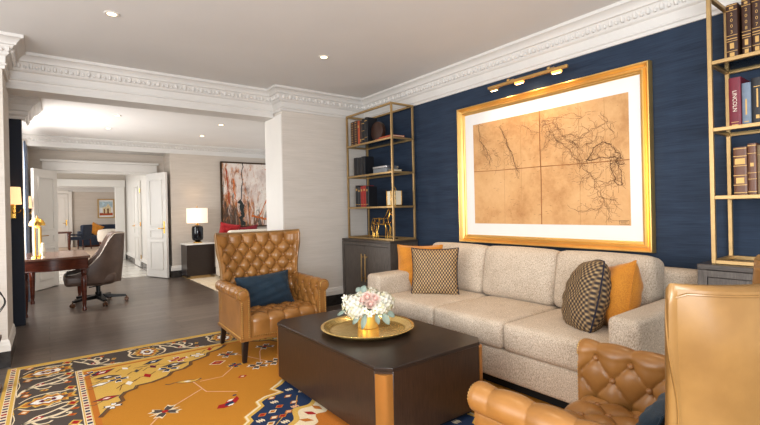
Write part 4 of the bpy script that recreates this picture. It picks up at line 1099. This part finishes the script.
# corner spandrels with stepped dark outline
sp=[(.25,3.30),(.31,3.42),(.40,3.50),(.395,3.58),(.43,3.65),(.50,3.68),(.52,3.735),(.62,3.735),(.70,3.77),(.75,3.80),(.79,3.87),(.88,3.885),(.95,3.95),(.97,4.03),(1.06,4.06),(1.13,4.10),(1.16,4.18),(1.25,4.21),(1.32,4.27),(1.36,4.325)]
def mirror(p,qx,qy): return (2*rxc-p[0] if qx else p[0], 2*ryc-p[1] if qy else p[1])
def bloom(cx,cy,s,cols,layer=3,ang=.3):
    T=xf(cx,cy,ang,s,s)
    for q in range(4):
        a=q*PI/2+PI/4; pts=[(0,0),(.5*math.cos(a-.55),.5*math.sin(a-.55)),(1.0*math.cos(a-.28),1.0*math.sin(a-.28)),(.8*math.cos(a),.8*math.sin(a)),(1.0*math.cos(a+.28),1.0*math.sin(a+.28)),(.5*math.cos(a+.55),.5*math.sin(a+.55))]
        poly([T((x*1.22,y*1.22)) for x,y in pts],cols[0],layer); poly([T(p) for p in pts],cols[1],layer+1)
    poly([T((.24*math.cos(PI*k/4),.24*math.sin(PI*k/4))) for k in range(8)],cols[2],layer+2)
for qx in (0,1):
    for qy in (0,1):
        m_=lambda L_:[mirror(p,qx,qy) for p in L_]
        poly(m_([(.25,4.325)]+sp),'yellow',1)
        line(m_(sp),.022,'brown',3); line(m_([(a-.012,b+.012) for a,b in sp]),.012,'char',2)
        it=[(.336,4.236,'red'),(.269,4.261,'navy'),(.483,4.21,'white'),(.713,4.25,'navy'),(.898,4.175,'red'),(.672,4.10,'maroon'),(.30,3.95,'white'),(.42,3.98,'navy'),(.596,3.90,'red'),(.31,3.62,'red'),(.33,3.45,'white'),(.46,3.82,'white'),(.842,4.05,'char'),(1.06,4.18,'white'),(.55,4.08,'char'),(.36,4.09,'char'),(.78,3.98,'navy'),(1.18,4.27,'red')]
        for i,(a,b,c_) in enumerate(it):
            a,b=mirror((a,b),qx,qy); s=(.085,.07,.06,.075)[i%4]
            if i%3==0:
                diamond(a,b,s*1.3,s*.6,'char',3,.5+i); diamond(a,b,s*1.0,s*.45,c_,4,.5+i); diamond(a,b,s*.4,s*.2,'white',5,.5+i)
                line([(a-s*1.6,b-s*.9),(a-s*1.1,b-s*1.1),(a-s*.4,b-s*.5)],.008,'char',3)
            elif i%3==1: bloom(a,b,s*.85,('char' if c_=='white' else 'white',c_,'yellow'),3,i)
            else:
                line([(a-s,b-s*.6),(a-s*.4,b+s*.2),(a+s*.3,b+s*.1),(a+s,b+s*.9)],.009,'brown',3)
                diamond(a+s*.2,b+s*.2,s*.7,s*.35,c_,4,i)
        for (p,q) in (((.27,4.08),(.50,3.95)),((.40,3.72),(.45,3.86)),((.55,4.18),(.9,4.05))): line(m_([p,((p[0]+q[0])/2,(p[1]+q[1])/2+.03),q]),.006,'brown',2)
        # field vines and motifs
        for L_ in ([(.905,3.514),(1.07,3.504),(1.196,3.647),(1.2,3.75)],[(.86,3.56),(.888,3.287),(1.062,3.141)],[(.879,3.36),(.659,3.189),(.52,3.05),(.42,2.9)],[(1.4,3.55),(1.53,3.9),(1.65,4.1)]): line(m_(L_),.009,'pink',2)
        c_=mirror((.587,3.131),qx,qy); bloom(c_[0],c_[1],.085,('cream','char','red'),3,.15); diamond(c_[0],c_[1],.10,.022,'cream',2,.15)
        c_=mirror((1.138,3.854),qx,qy); diamond(*c_,.075,.06,'cream',2,.1); diamond(*c_,.06,.045,'red',3,.1); diamond(*c_,.025,.018,'orange',4,.1)
        c_=mirror((1.192,3.401),qx,qy); diamond(*c_,.04,.03,'red',3,.1); diamond(*c_,.018,.014,'cream',4,.1)
        c_=mirror((1.233,3.693),qx,qy); bloom(*c_,.06,('yellow','navy','red'),3,.7)
        c_=mirror((1.629,4.016),qx,qy); bloom(*c_,.075,('white','char','red'),3,.2)
        c_=mirror((1.529,3.558),qx,qy); bloom(*c_,.075,('white','char','cream'),3,.2)
        T=xf(*mirror((.83,3.577),qx,qy),-.5)   # long-necked bird
        poly([T(p) for p in [(-.09,-.01),(-.05,.02),(.0,.035),(.05,.025),(.085,.055),(.095,.045),(.07,.0),(.03,-.03),(-.03,-.03)]],'char',3)
        poly([T((x*.86,y*.8)) for x,y in [(-.09,-.01),(-.05,.02),(.0,.035),(.05,.025),(.085,.055),(.095,.045),(.07,.0),(.03,-.03),(-.03,-.03)]],'yellow',4); diamond(*T((0,0)),.03,.015,'white',5,-.5)
        line([T((-.09,-.01)),T((-.12,-.04)),T((-.15,-.03))],.012,'char',3)
        T=xf(*mirror((.955,2.985),qx,qy),.35)
        poly([T(p) for p in [(-.10,.0),(-.06,.035),(-.02,.02),(.02,.05),(.06,.03),(.10,.05),(.08,.0),(.03,-.03),(-.03,-.045),(-.07,-.03)]],'red',3)
        poly([T(p) for p in [(-.05,-.01),(-.02,.012),(.03,.01),(.02,-.025),(-.02,-.03)]],'navy',4); poly([T(p) for p in [(.0,.03),(.03,.045),(.06,.03),(.03,.018)]],'white',4); poly([T(p) for p in [(-.04,-.03),(-.02,-.02),(.02,-.025),(-.01,-.042)]],'white',5)
        diamond(*T((.1,.075)),.018,.014,'navy',4,.2)
# central navy medallion
qd=[(1.50,3.12),(1.40,3.12),(1.347,3.07),(1.269,3.017),(1.297,2.926),(1.181,2.915),(1.108,2.873),(1.10,2.801),(1.052,2.766),(.972,2.708),(.967,2.645),(.92,2.603),(.90,2.50),(.83,2.46),(.84,2.36),(.80,2.30),(.80,2.13)]
ring=qd+[(a,2*ryc-b) for a,b in qd[::-1]]; ring=ring+[(2*rxc-a,b) for a,b in ring[::-1]]
poly(ring,'navy',2); line(ring,.045,'yellow',3,True); line([(a+(a-rxc)*.012,b+(b-ryc)*.012) for a,b in ring],.016,'cream',4,True)
dia=[(1.205,2.874,'cream'),(1.193,2.803,'cream'),(1.193,2.72,'red'),(1.128,2.679,'orange'),(1.058,2.676,'red'),(1.019,2.607,'cream'),(1.102,2.595,'cream'),(1.306,2.832,'cream'),(1.296,2.718,'cream'),(1.271,2.655,'pink'),(1.208,2.612,'pink'),(1.268,2.563,'cream'),(1.153,2.582,'red'),(1.132,2.499,'cream'),(1.054,2.535,'orange'),(1.36,2.93,'cream'),(1.42,2.85,'orange'),(.98,2.42,'cream'),(.93,2.3,'red'),(1.02,2.25,'orange')]
for qx in (0,1):
    for qy in (0,1):
        for i,(a,b,c_) in enumerate(dia):
            p=mirror((a,b),qx,qy)
            if i%4==1 or i%4==3 and i>8:
                for k in (-1,0,1): diamond(p[0]+.016*k,p[1],.010,.026,c_,4,.2)
            else:
                diamond(*p,.034,.026,'orange' if c_!='orange' else 'cream',4,.25); diamond(*p,.022,.016,c_,5,.25)
        line([mirror(p,qx,qy) for p in ((1.02,2.45),(1.16,2.58),(1.27,2.64),(1.36,2.80))],.006,'yellow',3)
def ell(rx_,ry_,n=40,w=.0): return [(rxc+rx_*(1+w*math.cos(12*2*PI*k/n*1.0))*math.cos(2*PI*k/n),ryc+ry_*(1+w*math.cos(12*2*PI*k/n))*math.sin(2*PI*k/n)) for k in range(n)]
poly(ell(.40,.54,96,.05),'yellow',5); poly(ell(.36,.50,96,.05),'cream',6); poly(ell(.25,.36,96,.06),'orange',7)
for k in range(24):
    a=2*PI*k/24; diamond(rxc+.30*math.cos(a),ryc+.43*math.sin(a),.05,.022,'orange' if k%2 else 'red',7,a)
rug=g.build('area_rug',RM,None,smooth=False,weld=False); tag(rug,'large gold rug with charcoal scrolling border and navy medallion under the coffee table','rug')
# ------------------------------------------------------------------ second room: desk, chair, lamps, art
M['desktopglass']=M['deskTop']
dk=thing('writing_desk','dark mahogany writing desk with bowed end and turned legs by the window','desk',(0,0,0))
def bow(x0,x1,y0,y1,b,n=14):
    pts=[(x0,y1),(x0,y0+.04)]
    pts+=[(x0+(x1-x0)*k/n,y0+.05-b*math.sin(PI*k/n)) for k in range(n+1)]
    return pts+[(x1,y0+.04),(x1,y1)] if True else pts
MB().prism(bow(-.30,.455,7.10,8.44,.10),.715,.745).build('desktop',M['deskTop'],dk,bevel=.006)
MB().prism(bow(-.285,.435,7.13,8.42,.095),.575,.716).build('apron',M['mahog'],dk,ang=30)
g=MB(); g.tube([(x,y-.004,.582) for x,y in bow(-.285,.435,7.13,8.42,.095)[1:17]],.008,6); g.build('apron_bead',M['mahog'],dk)
for x,y in ((.385,7.22),(-.24,7.22),(.385,8.34),(-.19,8.28)):
    g=MB(); g.box(x-.04,x+.04,y-.04,y+.04,.56,.716); g.lathe([(.026,0),(.026,.03),(.018,.05),(.024,.09),(.036,.36),(.038,.46),(.026,.48),(.034,.50),(.038,.53),(.028,.55),(.036,.58)],16,(x,y,0))
    g.build('leg',M['mahog'],dk)
lm=thing('desk_lamp','small brass desk lamp with domed shade standing on the mahogany desk','lamp',(-.105,7.36,.746))
g=MB(); g.lathe([(.07,0),(.07,.012),(.05,.02),(.02,.028),(0,.03)],24); g.build('base',M['polbrass'],lm)
g=MB(); g.tube([(-.028,0,.02),(-.028,0,.44)],.011,10); g.build('pole',M['polbrass'],lm)
g=MB(); g.tube([(.028,0,.02),(.028,0,.40)],.018,10); g.build('candle_tube',M['brasstube'],lm)
g=MB(); g.lathe([(.088,.42),(.086,.45),(.07,.485),(.04,.51),(.01,.522),(.008,.545),(0,.55)],28,cap=False); g.lathe([(.084,.42),(.082,.45),(.066,.48),(.03,.505),(0,.51)],28,cap=False); g.build('lamp_shade',M['polbrass'],lm)
g=MB(); g.ball((.0,-.03,.415),.03); g.build('bulb',M['bulbdim'],lm)
g=MB(); g.tube([(.03,0,.28),(.12,0,.285)],.006,6); g.build('switch_arm',M['polbrass'],lm)
o=MB(); o.lathe([(.024,0),(.024,.01),(.012,.03),(.026,.07),(.03,.11),(.018,.15),(.022,.175),(.012,.195),(0,.2)],14,(-.05,7.22,.746)); o=o.build('desk_ornament',M['shinywhite'],None)
tag(o,'small pale shiny ornament standing in front of the brass desk lamp','ornament')
# office chair (faces the desk, -x)
oc=thing('office_chair','brown leather swivel tub chair on a five-star castor base at the desk','chair',(.58,7.65,0))
def topz(th): 
    a=abs(th); return .47+.55*(1-sm(.95,2.2,a))**1.15
def shell(off):
    def P(u,v):
        th=-2.25+4.5*u; zt=topz(th); zb=.30+.02*abs(th); z=zb+(zt-zb)*v
        lean=.05*max(0,(z-.45))*(math.cos(th/2)); r=.30+off-.03*(1-v)**3
        x=(r+.02)*math.cos(th)*1.0+lean; y=r*math.sin(th)*.98
        if abs(th)>1.57: x-= .17*(abs(th)-1.57)/.68
        return (x,y,z)
    return P
g=MB(); A_,B_=shell(.0),shell(-.055); g.grid(A_,48,16); g.grid(B_,48,16,flip=True)
g.grid(lambda u,v:tuple(Vector(A_(u,1)).lerp(Vector(B_(u,1)),v)+Vector((0,0,.014*math.sin(PI*v)))),48,5)
for u_ in (0,1): g.grid(lambda a,v,u_=u_:tuple(Vector(A_(u_,a)).lerp(Vector(B_(u_,a)),v)),16,3,flip=(u_==1))
g.build('tub_shell',M['brownleather'],oc,ang=60)
g=MB(); g.tube([A_(k/48,1) for k in range(49)],.006,6); g.build('piping',M['creampipe'],oc)
MB().rbox((-.10,0,.385),(.31,.265,.075),.05,(.0,.0,.02)).build('seat',M['brownleather'],oc)
g=MB(); g.lathe([(.20,.285),(.21,.31),(.20,.33)],24); g.build('seat_plate',M['brownleather'],oc)
g=MB(); g.tube([(0,0,.08),(0,0,.29)],.028,12); g.tube([(0,0,.08),(0,0,.17)],.04,12); g.build('gas_column',M['blackmetal'],oc)
g=MB(); g.tube([(.05,.0,.26),(-.12,-.12,.26)],.007,6); g.build('lever',M['blackmetal'],oc)
for k in range(5):
    a=2*PI*k/5-.17; dx,dy=math.cos(a),math.sin(a); p=Vector((dx,dy,0)); s_=Vector((-dy,dx,0))
    g=MB(); vs=[]
    for r_,w_,zl,zh in ((.03,.040,.075,.135),(.20,.034,.075,.115),(.35,.026,.07,.098)):
        for q in (-1,1): 
            for z in (zl,zh): vs.append(tuple(p*r_+s_*w_*q+Vector((0,0,z))))
    f=[]
    for i in range(2):
        b_=4*i; f+=[(b_,b_+4,b_+5,b_+1),(b_+1,b_+5,b_+7,b_+3),(b_+3,b_+7,b_+6,b_+2),(b_+2,b_+6,b_+4,b_)]
    f+=[(0,1,3,2),(8,10,11,9)]; g.add(vs,f); sp_=g.build('spoke',M['blackmetal'],oc,bevel=.004)
    g=MB(); 
    for q in (-1,1):
        g.M=Matrix.Translation(p*.355+s_*.018*q+Vector((0,0,.03)))@Matrix.Rotation(a,4,'Z')@Matrix.Rotation(PI/2,4,'X'); g.lathe([(.0,-.009),(.026,-.009),(.03,-.004),(.03,.004),(.026,.009),(0,.009)],16)
    g.M=Matrix.Translation(p*.355); g.tube([(0,0,.03),(0,0,.08)],.008,8); g.M=Matrix.Identity(4); g.build('castor',M['castor'],sp_)
# curtain, sconces
def drape(name,label,x,y0,y1,z0,z1,mat):
    g=MB()
    def P(u,v): 
        y=y0+(y1-y0)*u; return (x+.014*math.sin(u*2*PI*5)+.012*math.sin(u*17)*(1-v),y,z0+(z1-z0)*v)
    g.grid(P,70,8); g.grid(lambda u,v:(P(u,v)[0]-.006,P(u,v)[1],P(u,v)[2]),70,8,flip=True)
    o=g.build(name,mat,None,ang=80); tag(o,label,'curtain'); return o
drape('curtain','long steel blue satin curtain beside the navy pier at the desk window',-.252,8.47,9.30,.01,2.43,M['curtain'])
def sconce(label,x,y,z,ext):
    t=thing('wall_sconce',label,'wall sconce',(x,y,z),0,'brass wall sconces by the desk window')
    g=MB(); g.box(-.025,.025,-.02,0,-.26,-.08); g.build('backplate',M['polbrass'],t,bevel=.004)
    g=MB(); g.tube([(0,-.01,-.17),(0,-.06,-.20),(0,-ext,-.18),(0,-ext,-.10)],.008,8); g.tube([(0,-.03,-.2),(.06,-.08,-.19),(.075,-.08,-.16)],.006,6); g.lathe([(.012,-.10),(.026,-.09),(.012,-.075)],12,(0,-ext,0)); g.build('arm',M['polbrass'],t)
    g=MB(); g.lathe([(.084,-.10),(.076,.10)],28,(0,-ext,0),cap=False); g.lathe([(.081,-.10),(.073,.10)],28,(0,-ext,0),cap=False); g.build('lamp_shade',M['sconceshade'],t)
    return t
sconce('lit brass wall sconce with cream shade on the navy pier beside the blue curtain',-.315,6.715,1.53,.12)
sconce('lit wall sconce glimpsed beyond the blue curtain next to the open white door',-.285,9.545,1.53,.12)
# lamp wall: painting, side table, lamp
ap=thing('abstract_painting','large abstract painting in rust and cream with dark strokes on the far wall','painting',(0,0,0))
px0,px1,pz0,pz1=2.975,4.55,.955,2.385; yf=9.6
g=MB()
for a in ((px0,px1,pz0,pz0+.03),(px0,px1,pz1-.03,pz1),(px0,px0+.03,pz0+.03,pz1-.03),(px1-.03,px1,pz0+.03,pz1-.03)): g.box(a[0],a[1],yf-.05,yf-.005,a[2],a[3])
g.build('frame',M['bronze'],ap,bevel=.003)
g=MB(); g.box(px0+.025,px1-.025,yf-.035,yf-.01,pz0+.025,pz1-.025)
def stroke(pts,w,k,o):
    g.k=k; q=[(px0+(px1-px0)*a,yf-.0352-.0006*o,pz0+(pz1-pz0)*b) for a,b in pts]; vs=[]
    for i,p in enumerate(q):
        d=Vector(q[min(i+1,len(q)-1)])-Vector(q[max(i-1,0)]); d.normalize(); n=Vector((d.z,0,-d.x)); ww=w*R.uniform(.5,1.3)
        vs+=[tuple(Vector(p)+n*ww/2),tuple(Vector(p)-n*ww/2)]
    g.add(vs,[(2*i,2*i+1,2*i+3,2*i+2) for i in range(len(q)-1)])
def wob(a0,b0,a1,b1,n=9,am=.018): return [(a0+(a1-a0)*k/n+R.gauss(0,am),b0+(b1-b0)*k/n+R.gauss(0,am*.6)) for k in range(n+1)]
stroke(wob(.30,.98,.27,.30,14,.006),.018,4,3); stroke(wob(.27,.4,.30,.03,10,.012),.09,4,2); stroke(wob(.08,.9,.11,.35,10,.006),.03,3,2)
stroke(wob(.50,.10,.70,.52,9,.006),.022,2,3); stroke(wob(.42,.17,.62,.12,8,.01),.05,2,3); stroke(wob(.16,.75,.20,.35,8,.01),.03,2,3); stroke(wob(.62,.90,.78,.93,6,.01),.02,2,3)
g.k=0; g.build('canvas',[M['canvas'],M['pt_brown'],M['pt_orange'],M['pt_rust'],M['pt_dark'],M['pt_cream'],M['pt_rose']],ap,smooth=False,weld=False)
st=thing('side_table','dark wood cube side table with pale top and brass foot under the lit lamp','side table',(0,0,.008))
MB().box(2.16,2.68,9.10,9.545,.0,.02).box(2.22,2.60,9.13,9.52,.0,.05).build('brass_foot',M['brass'],st)
MB().box(2.15,2.68,9.10,9.55,.05,.655).build('cabinet_body',M['walnut'],st,bevel=.004)
MB().box(2.14,2.69,9.09,9.56,.656,.682).build('stone_top',M['white'],st,bevel=.004)
tl=thing('table_lamp','lit table lamp with cream drum shade and glossy black base on the side table','lamp',(2.42,9.34,.6905))
g=MB(); g.lathe([(.085,0),(.085,.014),(.05,.03),(.03,.04)],28); g.lathe([(.04,.36),(.025,.375),(.012,.39),(.012,.45)],20); g.build('brass_fittings',M['polbrass'],tl)
g=MB(); g.lathe([(.06,.038),(.098,.06),(.108,.10),(.108,.29),(.098,.33),(.06,.355)],28); g.build('lamp_base',M['black'],tl)
g=MB(); g.lathe([(.20,.40),(.20,.695)],40,cap=False); g.lathe([(.196,.40),(.196,.695)],40,cap=False); g.build('lamp_shade',M['lampshade'],tl)
g=MB(); g.tube([(0,0,.44),(0,0,.72)],.004,6); g.ball((0,0,.725),.012); g.tube([(-.19,0,.69),(.19,0,.69)],.003,5); g.build('finial',M['polbrass'],tl)
rg=MB(); rg.box(2.2,4.6,6.6,9.5,.0005,.006); rg=rg.build('pale_rug',M['palerug'],None,smooth=False); tag(rg,'pale cream rug with faint pattern in the second room below the painting','rug')
cs_=thing('cream_sofa','cream upholstered sofa seen from behind past the tufted armchair','sofa',(0,0,.006))
MB().rbox((3.56,8.06,.50),(.94,.09,.455),.05).build('backrest',M['creamfab'],cs_); MB().rbox((3.56,8.5,.27),(.80,.38,.20),.04).build('seat',M['creamfab'],cs_)
for x in (2.73,4.39): MB().rbox((x,8.5,.34),(.10,.42,.29),.04).build('arm',M['creamfab'],cs_)
for x in (2.71,4.41):
    for y in (8.05,8.85): MB().lathe([(.018,0),(.026,.08)],12,(x,y,0)).build('leg',M['legdark'],cs_)
pillow('scatter_cushion','bright red velvet cushion showing above the cream sofa back, beside the painting edge',M['red'],(2.70,8.30,.88),face(-.2,-1,-.25,.2),.36,.42,.15,group='red cushions on the cream sofa')
pillow('scatter_cushion','deep red cushion lying lower behind the cream sofa back, next to the bright one',M['red2'],(3.08,8.33,.82),face(.1,-1,-.25,-.1),.40,.42,.15,group='red cushions on the cream sofa')
# vestibule / far room furniture
def dining_chair(label,x,y,rz):
    t=thing('dining_chair',label,'chair',(x,y,0),rz)
    MB().rbox((0,0,.44),(.26,.27,.06),.03).build('seat',M['navyfab'],t)
    g=MB(); g.M=Matrix.Translation((0,.25,.70))@Matrix.Rotation(-.12,4,'X'); g.rbox((0,0,0),(.27,.045,.25),.03); g.build('backrest',M['navyfab'],t)
    for sx in (-1,1):
        MB().rbox((sx*.27,.03,.58),(.03,.22,.03),.015).build('arm',M['navyfab'],t)
        for y_ in (-.22,.24): MB().tube([(sx*.22,y_,.40),(sx*.24,y_*1.1,0)],[.026,.018],8).build('leg',M['mahog'],t)
    return t
dining_chair('navy upholstered chair with dark legs at the table in the far room',.99,20.3,-2.2)
tb=thing('dining_table','dark wooden table with pale chair beyond the double doors in the far room','table',(.30,20.2,0))
MB().box(-.6,.42,-.5,.5,.66,.71).build('tabletop',M['mahog'],tb,bevel=.005)
for x,y in ((.34,-.42),(.34,.42),(-.52,-.42),(-.52,.42)): MB().lathe([(.025,0),(.045,.66)],12,(x,y,0)).build('leg',M['mahog'],tb)
tb['label']='dark wooden table beside the navy chair in the far room'
ns=thing('navy_sofa','dark navy sofa against the far wall behind the yellow cushion','sofa',(0,0,0))
MB().rbox((1.85,21.9,.28),(.75,.40,.2),.04).build('seat',M['navyfab'],ns); MB().box(1.2,2.5,21.6,22.2,0,.10).build('base',M['mahog'],ns); MB().rbox((1.85,22.2,.48),(.75,.12,.42),.05).build('backrest',M['navyfab'],ns)
for x in (1.08,2.62): MB().rbox((x,21.9,.36),(.1,.42,.3),.04).build('arm',M['navyfab'],ns)
pillow('scatter_cushion','mustard cushion on the dark navy sofa in the far room',M['mustard'],(1.60,21.75,.72),face(-.2,-1,.2,.5),.46,.46,.16)
bn=thing('round_back_armchair','cream round-backed seat on a dark base in the far room','chair',(1.83,19.2,0))
g=MB(); g.lathe([(.30,.30),(.36,.34),(.38,.50),(.37,.68),(.33,.75),(.15,.78),(0,.78)],28); g.build('upholstery',M['creamfab'],bn); g=MB(); g.lathe([(.24,0),(.28,.10),(.33,.31)],24); g.build('base',M['mahog'],bn)
fp=thing('framed_picture','small gold framed picture of a pale building on the far room wall','picture',(0,0,0))
a0,a1,b0,b1=1.73,2.36,1.17,2.0; yf=22.395
g=MB()
for a in ((a0,a1,b0,b0+.05),(a0,a1,b1-.05,b1),(a0,a0+.05,b0+.05,b1-.05),(a1-.05,a1,b0+.05,b1-.05)): g.box(a[0],a[1],yf-.05,yf,a[2],a[3])
g.build('frame',M['brass'],fp)
g=MB(); g.box(a0+.04,a1-.04,yf-.02,yf-.005,b0+.04,b1-.04)
def pq(k,pts,o):
    g.k=k; g.add([(a0+(a1-a0)*u,yf-.0202-.0005*o,b0+(b1-b0)*v) for u,v in pts],[list(range(len(pts)))])
pq(1,[(.12,.55),(.88,.55),(.88,.86),(.12,.86)],1); pq(2,[(.3,.25),(.78,.25),(.78,.55),(.62,.76),(.5,.60),(.3,.55)],2); pq(3,[(.36,.25),(.44,.25),(.44,.48),(.36,.48)],3); pq(3,[(.56,.25),(.66,.25),(.66,.5),(.56,.5)],3); pq(4,[(.12,.14),(.88,.14),(.88,.27),(.12,.27)],1)
g.k=0; g.build('print',[M['matwhite'],M['pt_sky'],M['pt_house'],M['pt_brown'],M['pt_rust']],fp,smooth=False,weld=False)
# stand at the left edge of the picture
sd=thing('plant_stand','dark carved wooden stand just inside the left edge, holding curled twigs','stand',(-.364,4.32,0))
g=MB(); g.box(-.07,.07,-.07,.07,.0,.03); g.lathe([(.06,.03),(.045,.07),(.05,.2),(.035,.24),(.055,.30),(.06,.37)],16); g.build('column',M['mahog'],sd); MB().box(-.075,.075,-.075,.075,.37,.40).build('stand_top',M['mahog'],sd,bevel=.004)
def curve3(P,k=6):
    out=[]; Q=[P[0]]+list(P)+[P[-1]]
    for i in range(1,len(Q)-2):
        a,b,c,d=Q[i-1:i+3]
        for j in range(k):
            t=j/k; out.append(tuple(.5*(2*b[q]+(c[q]-a[q])*t+(2*a[q]-5*b[q]+4*c[q]-d[q])*t*t+(3*b[q]-a[q]-3*c[q]+d[q])*t**3) for q in range(3)))
    return out+[P[-1]]
tw=thing('twig_sculpture','tangle of curled dark twigs with gold beads above the wooden stand','ornament',(-.364,4.32,.401))
g=MB(); g.lathe([(.03,0),(.03,.01),(.01,.02)],12)
for k in range(9):
    a=k*.7; g.tube(curve3([(0,0,.01),(.04*math.cos(a),.04*math.sin(a),.12),(.11*math.cos(a+1),.11*math.sin(a+1),.25),(.055*math.cos(a+2),.055*math.sin(a+2),.36),(.02*math.cos(a+3),.02*math.sin(a+3),.30)]),.0035,5)
g.build('twigs',M['blackmetal'],tw)
g=MB()
for k in range(9): a=k*.7; g.ball((.05*math.cos(a+.3),.05*math.sin(a+.3),.10+.012*k),.012,None,None,8,5)
g.build('beads',M['polbrass'],tw,weld=False)
